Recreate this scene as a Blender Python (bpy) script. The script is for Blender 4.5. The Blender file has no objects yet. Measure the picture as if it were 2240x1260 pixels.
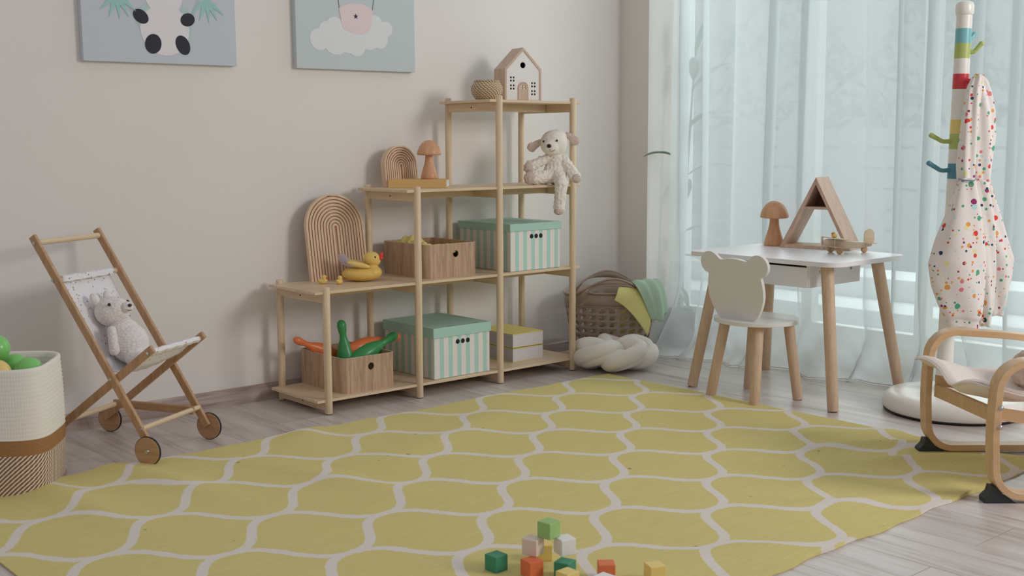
import bpy, bmesh, math, random
from math import sin, cos, pi, radians, sqrt, atan2
from mathutils import Vector, Matrix
from mathutils.geometry import tessellate_polygon
random.seed(7)
SC = bpy.context.scene
COL = SC.collection

# ------------------------------------------------------------------ camera, world, lights
cam_d = bpy.data.cameras.new('camera'); cam = bpy.data.objects.new('camera', cam_d); COL.objects.link(cam)
cam_d.sensor_width = 36.0; cam_d.lens = 36.0 * 2553.17 / 2240.0
YAW, PIT, ROLL = radians(48.805), radians(7.1227), radians(-0.2206)
fw = Vector((cos(YAW), sin(YAW), 0)); rt = Vector((sin(YAW), -cos(YAW), 0)); up = Vector((0, 0, 1))
F = fw * cos(PIT) - up * sin(PIT); U = fw * sin(PIT) + up * cos(PIT)
R2 = rt * cos(ROLL) + U * sin(ROLL); U2 = -rt * sin(ROLL) + U * cos(ROLL)
mw = Matrix((R2, U2, -F)).transposed().to_4x4(); mw.translation = Vector((-2.028, -3.237, 0.89))
cam.matrix_world = mw
cam_d.dof.use_dof = True; cam_d.dof.focus_distance = 4.1; cam_d.dof.aperture_fstop = 9.0
SC.camera = cam
SC.view_settings.view_transform = 'Standard'; SC.view_settings.look = 'None'
SC.view_settings.gamma = 1.0; SC.view_settings.use_curve_mapping = False
SC.view_settings.exposure = -0.08

world = bpy.data.worlds.new('sky'); SC.world = world; world.use_nodes = True
wn = world.node_tree.nodes; bg = wn['Background']
bg.inputs[0].default_value = (0.485, 0.478, 0.505, 1); bg.inputs[1].default_value = 0.83

def area(name, loc, target, sx, sy, energy, col):
    d = bpy.data.lights.new(name, 'AREA'); d.shape = 'RECTANGLE'; d.size = sx; d.size_y = sy
    d.energy = energy; d.color = col
    o = bpy.data.objects.new(name, d); COL.objects.link(o); o.location = loc
    o.rotation_euler = (Vector(target) - Vector(loc)).to_track_quat('-Z', 'Y').to_euler()
    return o
area('daylight_side_window', (1.9, -4.3, 2.0), (0.4, 0.1, 0.5), 1.1, 1.1, 66, (1.0, 0.96, 0.95))
area('daylight_behind_curtain', (3.9, -0.1, 2.0), (1.75, -0.9, 0.7), 2.6, 2.8, 128, (0.90, 0.985, 1.0))

# ------------------------------------------------------------------ colour + material helpers
def lin(r, g, b, k=1.0):
    o = []
    for c in (r, g, b):
        c = c / 255.0
        c = c / 12.92 if c <= 0.04045 else ((c + 0.055) / 1.055) ** 2.4
        o.append(c * k)
    m_ = max(o)
    if m_ > 0.88: o = [c * 0.88 / m_ for c in o]
    return (o[0], o[1], o[2], 1.0)
K = 1.35     # photo tone of a lit surface -> albedo
def P(r, g, b):
    c = lin(r, g, b, K); y = .3 * c[0] + .6 * c[1] + .1 * c[2]
    return tuple(min(x * .88 + y * .12, .9) for x in c[:3]) + (1.0,)

class NT:
    def __init__(s, name):
        s.m = bpy.data.materials.new(name); s.m.use_nodes = True; s.t = s.m.node_tree
        s.b = s.t.nodes['Principled BSDF']; s.out = s.t.nodes['Material Output']
    def n(s, typ, **kw):
        nd = s.t.nodes.new(typ)
        for k, v in kw.items():
            if k in nd.inputs: 
                nd.inputs[k].default_value = v
            else: setattr(nd, k, v)
        return nd
    def l(s, a, b): s.t.links.new(a, b)
    def coord(s, scale=(1, 1, 1), rot=(0, 0, 0), kind='Object'):
        tc = s.n('ShaderNodeTexCoord'); mp = s.n('ShaderNodeMapping')
        mp.inputs['Scale'].default_value = scale; mp.inputs['Rotation'].default_value = rot
        s.l(tc.outputs[kind], mp.inputs[0]); return mp.outputs[0]
    def math(s, op, a, b=None, c=None):
        nd = s.n('ShaderNodeMath', operation=op)
        for i, x in enumerate((a, b, c)):
            if x is None: continue
            if isinstance(x, (int, float)): nd.inputs[i].default_value = x
            else: s.l(x, nd.inputs[i])
        return nd.outputs[0]
    def ramp(s, fac, stops, interp='LINEAR'):
        r = s.n('ShaderNodeValToRGB'); e = r.color_ramp; e.interpolation = interp
        while len(e.elements) < len(stops): e.elements.new(0.5)
        for i, (p, c) in enumerate(stops): e.elements[i].position = p; e.elements[i].color = c
        s.l(fac, r.inputs[0]); return r.outputs[0]
    def mix(s, fac, a, b, typ='MIX'):
        nd = s.n('ShaderNodeMix', data_type='RGBA', blend_type=typ)
        for i, x in ((0, fac), (6, a), (7, b)):
            if isinstance(x, (int, float, tuple)): nd.inputs[i].default_value = x
            else: s.l(x, nd.inputs[i])
        return nd.outputs[2]
    def bump(s, h, strength=0.2, dist=0.002):
        nd = s.n('ShaderNodeBump'); nd.inputs['Strength'].default_value = strength; nd.inputs['Distance'].default_value = dist
        s.l(h, nd.inputs['Height']); s.l(nd.outputs[0], s.b.inputs['Normal'])
    def set(s, col=None, rough=0.5, spec=0.5, metal=0.0, **kw):
        if col is not None:
            if isinstance(col, tuple): s.b.inputs['Base Color'].default_value = col
            else: s.l(col, s.b.inputs['Base Color'])
        s.b.inputs['Roughness'].default_value = rough; s.b.inputs['Metallic'].default_value = metal
        s.b.inputs['Specular IOR Level'].default_value = spec
        for k, v in kw.items(): s.b.inputs[k].default_value = v
        return s.m

def m_plain(name, col, rough=0.5, spec=0.4, noise=0.0, nscale=30, bump=0.0, **kw):
    t = NT(name); c = col
    if noise or bump:
        nz = t.n('ShaderNodeTexNoise', Scale=float(nscale), Detail=3.0); t.l(t.coord(), nz.inputs['Vector'])
        if noise:
            c = t.mix(nz.outputs[0], tuple(x * (1 - noise) for x in col[:3]) + (1,), tuple(min(x * (1 + noise), .95) for x in col[:3]) + (1,))
        if bump: t.bump(nz.outputs[0], bump, 0.002)
    return t.set(c, rough, spec, **kw)

def m_wood(name, light, dark, axis='x', scale=9.0, stretch=14.0, rough=0.45, bands=0.0, contrast=1.0, spec=0.35):
    t = NT(name)
    sc = {'x': (scale, scale * stretch, scale * stretch), 'y': (scale * stretch, scale, scale * stretch), 'z': (scale * stretch, scale * stretch, scale)}[axis]
    v = t.coord(sc)
    nz = t.n('ShaderNodeTexNoise', Scale=1.0, Detail=5.0, Roughness=0.6, Distortion=0.6); t.l(v, nz.inputs['Vector'])
    lo = 0.5 - 0.22 / contrast; hi = 0.5 + 0.22 / contrast
    c = t.ramp(nz.outputs[0], [(lo, dark), (hi, light)])
    n2 = t.n('ShaderNodeTexNoise', Scale=0.22, Detail=2.0, Distortion=1.2); t.l(v, n2.inputs['Vector'])
    c2 = t.mix(t.math('MULTIPLY', n2.outputs[0], 0.45), c, dark)
    t.bump(nz.outputs[0], 0.06, 0.001)
    return t.set(c2, rough, spec)

def m_stripe(name, a, b, period, duty, axis='x', off=0.0, rough=0.55):
    t = NT(name); tc = t.n('ShaderNodeTexCoord'); sp = t.n('ShaderNodeSeparateXYZ'); t.l(tc.outputs['Object'], sp.inputs[0])
    ge = t.n('ShaderNodeNewGeometry'); sn = t.n('ShaderNodeSeparateXYZ'); t.l(tc.outputs['Normal'], sn.inputs[0])
    side = t.math('GREATER_THAN', t.math('ABSOLUTE', sn.outputs[0]), 0.5)
    u = t.math('ADD', t.math('MULTIPLY', sp.outputs[0], t.math('SUBTRACT', 1.0, side)), t.math('MULTIPLY', sp.outputs[1], side))
    fr = t.math('FRACT', t.math('DIVIDE', t.math('ADD', u, off + 10.0), period))
    f = t.math('LESS_THAN', fr, duty)
    return t.set(t.mix(f, a, b), rough, 0.3)

# ------------------------------------------------------------------ mesh builder
class MB:
    def __init__(s): s.v = []; s.f = []
    def add(s, vs, fs):
        o = len(s.v); s.v += [tuple(v) for v in vs]; s.f += [tuple(i + o for i in f) for f in fs]; return s
    def box(s, x0, x1, y0, y1, z0, z1, T=None):
        vs = [Vector((x, y, z)) for x in (x0, x1) for y in (y0, y1) for z in (z0, z1)]
        if T: vs = [T @ v for v in vs]
        return s.add(vs, [(0, 1, 3, 2), (4, 6, 7, 5), (0, 4, 5, 1), (2, 3, 7, 6), (0, 2, 6, 4), (1, 5, 7, 3)])
    def ring(s, rings, closed_u=True, cap0=True, cap1=True, loop=False):
        n = len(rings[0]); vs = [p for r in rings for p in r]; fs = []
        m = len(rings)
        for i in range(m if loop else m - 1):
            a = i * n; b = ((i + 1) % m) * n
            for j in range(n if closed_u else n - 1):
                k = (j + 1) % n; fs.append((a + j, a + k, b + k, b + j))
        if closed_u and not loop:
            if cap0: fs.append(tuple(range(n - 1, -1, -1)))
            if cap1: fs.append(tuple((m - 1) * n + j for j in range(n)))
        return s.add(vs, fs)
    def cyl(s, p0, p1, r0, r1=None, n=24, round_=0.0):
        r1 = r0 if r1 is None else r1
        p0 = Vector(p0); p1 = Vector(p1); d = (p1 - p0); L = d.length; d.normalize()
        a = d.orthogonal().normalized(); b = d.cross(a)
        pr = [(0, r0), (L, r1)]
        if round_: pr = [(0, r0 - round_), (round_ * .35, r0 - round_ * .35), (round_, r0), (L - round_, r1), (L - round_ * .35, r1 - round_ * .35), (L, r1 - round_)]
        return s.ring([[p0 + d * t + (a * cos(2 * pi * i / n) + b * sin(2 * pi * i / n)) * r for i in range(n)] for t, r in pr])
    def lathe(s, prof, n=40, c=(0, 0, 0), T=None, sup=None):
        rr = []
        for r, z in prof:
            row = []
            for i in range(n):
                a = 2 * pi * i / n; k = 1.0
                if sup: k = 1.0 / (abs(cos(a)) ** sup + abs(sin(a)) ** sup) ** (1.0 / sup)
                q = Vector((c[0] + r * k * cos(a), c[1] + r * k * sin(a), c[2] + z)); row.append(T @ q if T else q)
            rr.append(row)
        return s.ring(rr)
    def tube(s, pts, rad, n=12, closed=False, flat=(1, 1)):
        pts = [Vector(p) for p in pts]; m = len(pts)
        if isinstance(rad, (int, float)): rad = [rad] * m
        T = []
        for i in range(m):
            a = pts[(i - 1) % m] if (closed or i > 0) else pts[0]; b = pts[(i + 1) % m] if (closed or i < m - 1) else pts[-1]
            T.append((b - a).normalized())
        nrm = T[0].orthogonal().normalized(); rr = []
        for i in range(m):
            nrm = (nrm - T[i] * nrm.dot(T[i])).normalized(); bn = T[i].cross(nrm)
            rr.append([pts[i] + (nrm * cos(2 * pi * j / n) * flat[0] + bn * sin(2 * pi * j / n) * flat[1]) * rad[i] for j in range(n)])
        if closed:
            # align seam
            best = min(range(n), key=lambda k: (rr[0][k] - rr[-1][0]).length)
            m0 = len(s.v); vs = [p for r in rr for p in r]; fs = []
            for i in range(m - 1):
                for j in range(n):
                    k = (j + 1) % n; fs.append((i * n + j, i * n + k, (i + 1) * n + k, (i + 1) * n + j))
            for j in range(n):
                k = (j + 1) % n; fs.append(((m - 1) * n + j, (m - 1) * n + k, (k + best) % n, (j + best) % n))
            return s.add(vs, fs)
        return s.ring(rr)
    def sweep(s, pts, binorm, w, th, closed=False):
        """rectangular section: w along binorm (from -w/2..w/2), th in-plane"""
        pts = [Vector(p) for p in pts]; B = Vector(binorm).normalized(); m = len(pts); rr = []
        for i in range(m):
            a = pts[(i - 1) % m] if (closed or i > 0) else pts[0]; b = pts[(i + 1) % m] if (closed or i < m - 1) else pts[-1]
            t = (b - a).normalized(); nn = t.cross(B).normalized()
            rr.append([pts[i] + B * (w / 2 * x) + nn * (th / 2 * y) for x, y in ((-1, -1), (1, -1), (1, 1), (-1, 1))])
        return s.ring(rr, loop=closed)
    def ell(s, c, r, T=None, nu=24, nv=14):
        c = Vector(c); rr = []
        if isinstance(r, (int, float)): r = (r, r, r)
        for i in range(nv + 1):
            ph = pi * (i + 0.02 * (i == 0) - 0.02 * (i == nv)) / nv
            row = []
            for j in range(nu):
                q = Vector((r[0] * sin(ph) * cos(2 * pi * j / nu), r[1] * sin(ph) * sin(2 * pi * j / nu), -r[2] * cos(ph)))
                row.append(c + (T @ q if T else q))
            rr.append(row)
        return s.ring(rr)
    def caps(s, p0, p1, r0, r1, n=14):
        """tapered capsule"""
        p0 = Vector(p0); p1 = Vector(p1); d = p1 - p0; L = d.length; d.normalize(); a = d.orthogonal().normalized(); b = d.cross(a)
        pr = [(-r0 * cos(t), max(r0 * sin(t), 1e-5)) for t in [0.05, .5, 1.0, 1.45]] + [(L + r1 * cos(t), max(r1 * sin(t), 1e-5)) for t in [1.45, 1.0, .5, .05]]
        return s.ring([[p0 + d * t + (a * cos(2 * pi * i / n) + b * sin(2 * pi * i / n)) * r for i in range(n)] for t, r in pr])
    def prism(s, outer, holes, c0, c1, fn=lambda a, b, c: (a, c, b)):
        loops = [list(outer)] + [list(h) for h in holes]
        flat = [p for l in loops for p in l]
        tris = tessellate_polygon([[Vector((p[0], p[1], 0)) for p in l] for l in loops])
        n = len(flat)
        vs = [fn(p[0], p[1], c0) for p in flat] + [fn(p[0], p[1], c1) for p in flat]
        fs = [tuple(t) for t in tris] + [tuple(i + n for i in reversed(t)) for t in tris]
        o = 0
        for l in loops:
            m = len(l)
            for i in range(m):
                j = (i + 1) % m; fs.append((o + i, o + j, o + j + n, o + i + n))
            o += m
        return s.add(vs, fs)
    def grid(s, fn, nu, nv, wrap=False):
        vs = [fn(i / nu, j / nv) for i in range(nu + 1) for j in range(nv + 1)]
        fs = [(i * (nv + 1) + j, (i + 1) * (nv + 1) + j, (i + 1) * (nv + 1) + j + 1, i * (nv + 1) + j + 1) for i in range(nu) for j in range(nv)]
        return s.add(vs, fs)
    def obj(s, name, mat, parent=None, smooth=40, bevel=0.0, seg=2, solid=0.0, sub=0, loc=None, merge=False):
        me = bpy.data.meshes.new(name); me.from_pydata(s.v, [], s.f); me.update()
        bm = bmesh.new(); bm.from_mesh(me)
        if merge: bmesh.ops.remove_doubles(bm, verts=bm.verts, dist=1e-5)
        bmesh.ops.recalc_face_normals(bm, faces=bm.faces); bm.to_mesh(me); bm.free()
        if smooth:
            for p in me.polygons: p.use_smooth = True
            me.set_sharp_from_angle(angle=radians(smooth))
        me.materials.append(mat)
        o = bpy.data.objects.new(name, me); COL.objects.link(o)
        if parent: o.parent = parent
        if loc: o.location = loc
        if solid: md = o.modifiers.new('solid', 'SOLIDIFY'); md.thickness = solid; md.offset = 0
        if bevel: md = o.modifiers.new('bevel', 'BEVEL'); md.width = bevel; md.segments = seg; md.limit_method = 'ANGLE'; md.angle_limit = radians(35)
        if sub: md = o.modifiers.new('sub', 'SUBSURF'); md.levels = sub; md.render_levels = sub
        return o

def blob(mb, name, mat, parent=None, voxel=0.004, smooth=6, disp=None, loc=None):
    o = mb.obj(name, mat, parent, smooth=180, loc=loc)
    md = o.modifiers.new('remesh', 'REMESH'); md.mode = 'VOXEL'; md.voxel_size = voxel; md.use_smooth_shade = True
    if smooth: md = o.modifiers.new('smooth', 'SMOOTH'); md.iterations = smooth; md.factor = 0.6
    if disp:
        typ, size, st = disp
        tx = bpy.data.textures.new(name + '_fleece', typ); tx.noise_scale = size
        md = o.modifiers.new('fleece', 'DISPLACE'); md.texture = tx; md.strength = st; md.mid_level = 0.5; md.texture_coords = 'LOCAL'
    return o

def tag(o, label=None, cat=None, group=None, kind=None):
    if label: o['label'] = label
    if cat: o['category'] = cat
    if group: o['group'] = group
    if kind: o['kind'] = kind
    return o
def thing(name, label, cat, loc=(0, 0, 0), rz=0.0, group=None):
    o = bpy.data.objects.new(name, None); COL.objects.link(o); o.location = loc; o.rotation_euler = (0, 0, rz)
    o.empty_display_size = 0.05
    return tag(o, label, cat, group)
def struct(o): o['kind'] = 'structure'; return o
def copy_tree(o, parent=None):
    c = o.copy(); COL.objects.link(c); c.parent = parent
    for ch in list(o.children): copy_tree(ch, c)
    return c
def circ(cx, cy, r, n=24, ry=None, a0=0.0):
    return [(cx + r * cos(a0 + 2 * pi * i / n), cy + (ry or r) * sin(a0 + 2 * pi * i / n)) for i in range(n)]
def rrect(x0, x1, y0, y1, r, n=8):
    o = []
    for cx, cy, a in ((x1 - r, y1 - r, 0), (x0 + r, y1 - r, pi / 2), (x0 + r, y0 + r, pi), (x1 - r, y0 + r, 1.5 * pi)):
        o += [(cx + r * cos(a + pi / 2 * i / n), cy + r * sin(a + pi / 2 * i / n)) for i in range(n + 1)]
    return o
def arch(w, h, n=24, x0=0.0, z0=0.0):
    r = w / 2
    return [(x0 - r, z0), (x0 + r, z0)] + [(x0 + r * cos(pi * i / n), z0 + h - r + r * sin(pi * i / n)) for i in range(n + 1)]
AZ = atan2(-0.6587, 0.7524)      # rotation of a frame whose X runs to the right of the view and Y away from it

# ------------------------------------------------------------------ materials
bamboo = {a: m_wood('bamboo_' + a, P(214, 193, 160), P(186, 161, 126), a, 5, 16, 0.42) for a in 'xyz'}
beech = {a: m_wood('beech_' + a, P(200, 174, 146), P(176, 146, 116), a, 7, 12, 0.5) for a in 'xyz'}
strollw = {a: m_wood('varnished_wood_' + a, P(186, 148, 108), P(156, 116, 78), a, 6, 12, 0.38) for a in 'xyz'}
veneer = m_wood('oak_veneer', P(190, 160, 130), P(152, 120, 90), 'z', 7, 13, 0.55, contrast=1.3)
pine = m_wood('pine', P(208, 182, 152), P(190, 158, 124), 'z', 6, 9, 0.5)
groove = m_plain('groove_brown', P(128, 88, 58), 0.7)
redwood = m_wood('turned_wood', P(204, 156, 114), P(184, 130, 88), 'z', 10, 5, 0.33)
palew = m_wood('pale_birch', P(196, 172, 150), P(172, 144, 120), 'z', 6, 10, 0.5)
bentply = m_wood('bent_birch', P(204, 170, 124), P(180, 142, 96), 'x', 6, 5, 0.4)
white_paint = m_plain('white_paint', P(202, 200, 194), 0.4, 0.4)
table_white = m_plain('white_laminate', (.88, .86, .86, 1), 0.35, 0.4)
steel = m_plain('steel', (0.6, 0.6, 0.6, 1), 0.3, 0.5, metal=1.0)
black = m_plain('black', (0.012, 0.012, 0.012, 1), 0.35)
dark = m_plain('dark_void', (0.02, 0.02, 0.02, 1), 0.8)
rubber = m_plain('rubber', (0.03, 0.035, 0.035, 1), 0.5)
mint = m_plain('mint_card', P(150, 188, 174), 0.5, 0.3)
duck_y = m_plain('duck_yellow', P(240, 202, 96), 0.35, 0.45)
duck_y.node_tree.nodes['Principled BSDF'].inputs['Subsurface Weight'].default_value = 0.15
duck_y.node_tree.nodes['Principled BSDF'].inputs['Subsurface Scale'].default_value = 0.01
beak_r = m_plain('beak_red', P(205, 50, 30), 0.4)
green_pin = m_plain('green_plastic', P(48, 140, 74), 0.3)
orange_pin = m_plain('orange_plastic', P(222, 112, 44), 0.3)
mustard = m_plain('mustard_cover', P(206, 190, 92), 0.6)

# ------------------------------------------------------------------ room shell
def m_wall():
    t = NT('wall_plaster'); nz = t.n('ShaderNodeTexNoise', Scale=120.0, Detail=4.0); t.l(t.coord(), nz.inputs['Vector'])
    n2 = t.n('ShaderNodeTexNoise', Scale=3.0, Detail=2.0); t.l(t.coord(), n2.inputs['Vector'])
    c = t.mix(n2.outputs[0], P(203, 198, 192), P(208, 203, 197)); t.bump(nz.outputs[0], 0.12, 0.001)
    return t.set(c, 0.85, 0.2)
wall_m = m_wall()
def m_floor(name, base=(178, 168, 160), board=True):
    t = NT(name); v = t.coord((1, 1, 1), (0, 0, pi / 2))
    br = t.n('ShaderNodeTexBrick'); t.l(v, br.inputs['Vector'])
    br.offset = 0.37
    for k, x in dict(Color1=P(186, 177, 171), Color2=P(172, 162, 155), Mortar=P(120, 108, 100)).items(): br.inputs[k].default_value = x
    br.inputs['Scale'].default_value = 1.0; br.inputs['Brick Width'].default_value = 1.25; br.inputs['Row Height'].default_value = 0.19
    br.inputs['Mortar Size'].default_value = 0.0012; br.inputs['Mortar Smooth'].default_value = 0.3
    g = t.n('ShaderNodeTexNoise', Scale=1.0, Detail=6.0, Roughness=0.62, Distortion=0.8); t.l(t.coord((34, 2.4, 34)), g.inputs['Vector'])
    k = t.n('ShaderNodeTexNoise', Scale=1.0, Detail=3.0); t.l(t.coord((9, 1.6, 9)), k.inputs['Vector'])
    c = t.mix(t.ramp(g.outputs[0], [(0.30, (1, 1, 1, 1)), (0.52, (0, 0, 0, 1))]), br.outputs[0], P(150, 136, 127))
    c = t.mix(t.math('MULTIPLY', t.ramp(k.outputs[0], [(0.52, (0, 0, 0, 1)), (0.72, (1, 1, 1, 1))]), 0.6), c, P(196, 188, 182))
    t.bump(g.outputs[0], 0.05, 0.001)
    return t.set(c, 0.36, 0.45)
floor_m = m_floor('floor_laminate')
MB().box(-4.5, 1.98, -6.0, 0.42, -0.05, 0.0).obj('floor', floor_m, smooth=0)['kind'] = 'structure'
MB().box(-4.5, 1.76, 0.36, 0.42, 0.0, 2.6).obj('wall_left', wall_m, smooth=0)['kind'] = 'structure'
MB().box(1.76, 2.06, 0.197, 0.42, 0.0, 2.6).obj('wall_right', wall_m, smooth=0)['kind'] = 'structure'
def m_base():
    t = NT('skirting_wood'); g = t.n('ShaderNodeTexNoise', Scale=1.0, Detail=5.0, Distortion=0.7); t.l(t.coord((5, 60, 60)), g.inputs['Vector'])
    return t.set(t.ramp(g.outputs[0], [(0.3, P(132, 112, 102)), (0.7, P(172, 156, 146))]), 0.4, 0.4)
bb = MB(); pr = [(0.36, 0.0), (0.333, 0.0), (0.333, 0.004), (0.338, 0.006), (0.338, 0.036), (0.341, 0.04), (0.356, 0.054), (0.36, 0.055)]
bb.ring([[Vector((x, y, z)) for y, z in pr] for x in (-4.5, 1.76)])
bb.obj('baseboard_left', m_base(), smooth=0)['kind'] = 'structure'
bb = MB().box(1.75, 1.76, 0.2, 0.335, 0, 0.055); bb.obj('baseboard_right', m_base(), smooth=0)['kind'] = 'structure'

# window: sill wall, frames, panes
frame_m = m_plain('window_frame_white', P(206, 208, 206), 0.4)
MB().box(1.93, 2.06, -5.0, 0.197, 0.0, 0.115).obj('wall_window_sill', wall_m, smooth=0)['kind'] = 'structure'
gl = NT('window_glass'); tr = gl.n('ShaderNodeBsdfTransparent'); gs = gl.n('ShaderNodeBsdfGlossy', Roughness=0.02)
mx = gl.n('ShaderNodeMixShader'); mx.inputs[0].default_value = 0.06; tr.inputs[0].default_value = (0.95, 0.97, 0.965, 1)
gl.l(tr.outputs[0], mx.inputs[1]); gl.l(gs.outputs[0], mx.inputs[2]); gl.l(mx.outputs[0], gl.out.inputs[0])
ys = [0.17, -0.5, -1.0, -1.7, -2.6, -3.5, -4.4]
for i in range(len(ys) - 1):
    a, b = ys[i + 1], ys[i]
    w = MB().prism([(a, 0.115), (b, 0.115), (b, 2.6), (a, 2.6)], [[(a + .025, 0.165), (b - .025, 0.165), (b - .025, 2.55), (a + .025, 2.55)]], 1.95, 2.0, lambda p, q, c: (c, p, q)).obj('window_%d' % (i + 1), frame_m, smooth=0, bevel=0.003)
    struct(w)
    MB().box(1.972, 1.976, a + .02, b - .02, 0.16, 2.56).obj('pane', gl.m, w, smooth=0)

# ------------------------------------------------------------------ outside
out_m = m_plain('terrace_pale', (.78, .81, .81, 1), 0.8, noise=0.05, nscale=3)  # near-white albedo carries the overexposed look of the daylit terrace
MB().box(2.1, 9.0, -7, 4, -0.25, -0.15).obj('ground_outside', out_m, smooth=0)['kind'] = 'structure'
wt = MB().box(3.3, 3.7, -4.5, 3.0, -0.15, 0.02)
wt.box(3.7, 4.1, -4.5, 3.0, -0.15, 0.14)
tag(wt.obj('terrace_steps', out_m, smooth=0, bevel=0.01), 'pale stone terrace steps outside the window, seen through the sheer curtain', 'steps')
fence = thing('garden_fence', 'pale horizontal board fence in the garden beyond the sheer curtain', 'fence', (5.6, 0, -0.15))
fm = m_plain('fence_pale', (.72, .76, .76, 1), 0.7, noise=0.04)  # boards bleached in their colour to look overexposed outdoors
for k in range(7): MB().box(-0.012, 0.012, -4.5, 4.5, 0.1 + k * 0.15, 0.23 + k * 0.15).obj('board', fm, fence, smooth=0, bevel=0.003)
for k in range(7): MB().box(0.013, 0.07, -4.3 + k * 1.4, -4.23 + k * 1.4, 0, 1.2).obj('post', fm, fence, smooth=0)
leaf_out = m_plain('garden_leaf', (.74, .82, .72, 1), 0.6, noise=0.12, nscale=5)  # foliage green lifted towards white, overexposure put into the leaf colour
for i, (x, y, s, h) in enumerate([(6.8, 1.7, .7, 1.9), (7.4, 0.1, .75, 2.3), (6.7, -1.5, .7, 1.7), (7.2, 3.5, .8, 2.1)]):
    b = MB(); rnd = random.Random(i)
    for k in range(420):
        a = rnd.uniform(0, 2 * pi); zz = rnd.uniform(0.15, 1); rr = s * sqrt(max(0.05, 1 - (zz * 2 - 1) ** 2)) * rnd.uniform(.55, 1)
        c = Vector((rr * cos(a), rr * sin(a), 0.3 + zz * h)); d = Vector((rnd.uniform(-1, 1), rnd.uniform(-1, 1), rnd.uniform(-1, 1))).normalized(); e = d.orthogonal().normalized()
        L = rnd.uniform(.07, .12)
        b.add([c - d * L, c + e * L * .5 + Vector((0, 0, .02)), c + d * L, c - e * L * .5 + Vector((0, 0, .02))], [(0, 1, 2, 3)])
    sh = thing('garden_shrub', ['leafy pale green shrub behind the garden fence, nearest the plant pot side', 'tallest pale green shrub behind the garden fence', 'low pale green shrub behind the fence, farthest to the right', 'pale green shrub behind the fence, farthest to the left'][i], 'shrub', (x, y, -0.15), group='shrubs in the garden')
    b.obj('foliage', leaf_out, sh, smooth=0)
    MB().cyl((0, 0, 0), (0, 0, h * .6), .04, .02, 8).obj('stem', m_plain('bark', P(120, 110, 95), .8), sh)

# ------------------------------------------------------------------ curtain
def m_sheer():
    t = NT('sheer_fabric'); t.t.nodes.remove(t.b)
    tr = t.n('ShaderNodeBsdfTransparent'); df = t.n('ShaderNodeBsdfDiffuse'); tl = t.n('ShaderNodeBsdfTranslucent')
    col = (0.80, 0.83, 0.84, 1); df.inputs[0].default_value = col; tl.inputs[0].default_value = (0.78, 0.83, 0.84, 1); tr.inputs[0].default_value = (0.97, 1, 0.99, 1)
    m1 = t.n('ShaderNodeMixShader'); m1.inputs[0].default_value = 0.42; t.l(df.outputs[0], m1.inputs[1]); t.l(tl.outputs[0], m1.inputs[2])
    ge = t.n('ShaderNodeNewGeometry'); dt = t.n('ShaderNodeVectorMath', operation='DOT_PRODUCT'); t.l(ge.outputs['Normal'], dt.inputs[0]); t.l(ge.outputs['Incoming'], dt.inputs[1])
    c = t.math('MAXIMUM', t.math('ABSOLUTE', dt.outputs['Value']), 0.10)
    tau = t.math('POWER', 0.37, t.math('DIVIDE', 1.0, c))          # thread gaps close at a grazing angle
    m2 = t.n('ShaderNodeMixShader'); t.l(tau, m2.inputs[0]); t.l(m1.outputs[0], m2.inputs[1]); t.l(tr.outputs[0], m2.inputs[2])
    t.l(m2.outputs[0], t.out.inputs[0]); return t.m
sheer = m_sheer()
hem = [(0.02, 1.60), (-0.03, 1.60), (-0.108, 1.625), (-0.211, 1.645), (-0.33, 1.66), (-0.42, 1.665), (-0.46, 1.71), (-0.53, 1.73), (-0.62, 1.76), (-0.69, 1.70), (-0.75, 1.715), (-0.865, 1.745), (-1.03, 1.74), (-1.2, 1.80), (-1.4, 1.815), (-1.6, 1.80), (-1.9, 1.75)]
def hemx(y):
    if y >= hem[0][0]: return hem[0][1]
    for (a, xa), (b, xb) in zip(hem, hem[1:]):
        if b <= y <= a:
            f = (a - y) / (a - b); f = f * f * (3 - 2 * f); return xa + (xb - xa) * f
    return hem[-1][1]
folds = [(0.0, 1.0)]
def curt(u, v):
    s = 0.045 - u * 1.78                 # along the wall
    z = 0.004 + 2.55 * (1 - v)
    ph = s * 2 * pi / 0.165 + 1.7 * sin(s * 6.1 + .5) + 0.9 * sin(s * 14 + 1) + .25 * sin(z * 1.7 + s * 5)
    amp = 0.020 + 0.010 * sin(s * 5.1 + 2)
    t_ = max(0.0, 1 - z / 0.75); t3 = t_ * t_ * (3 - 2 * t_)
    x = 1.752 + amp * sin(ph) * (1 - .35 * t3)
    y = s + (0.040 + .014 * sin(s * 8.7)) * sin(ph * 1.0 + 1.9) * (1 - 0.45 * t3) + 0.012 * sin(s * 9 + z * 1.2)
    hx = hemx(s) + 0.010 * sin(ph) + 0.008 * sin(s * 61)
    flare = max(0.0, 1 - z / 0.42) ** 2.2
    x = x * (1 - flare) + hx * flare
    low = max(0.0, 1 - z / 0.25)
    x += 0.026 * low * sin(s * 37 + z * 24 + 2 * sin(s * 9)) + 0.008 * low * sin(s * 90 - z * 50)
    y += 0.028 * flare * sin(s * 27 + z * 16) + 0.05 * max(0.0, 1 - u * 9) * flare
    return (x, y, z)
g = MB().grid(lambda u, v: curt(u, 1 - (1 - v) ** 1.0), 620, 70)
cu = thing('sheer_curtain', 'long white sheer curtain hanging in folds before the window, hem puddled on the floor', 'curtain', (0, 0, 0))
g.obj('curtain_fabric', sheer, cu, smooth=180)
hb = MB(); hp = [Vector(curt(i / 620, 1.0)) + Vector((-0.001, 0, 0.001)) for i in range(0, 621, 2)]
hb.tube(hp, 0.0022, 5); hb.obj('hem', m_plain('hem_white', P(196, 196, 196), 0.8), cu, smooth=180)

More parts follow.
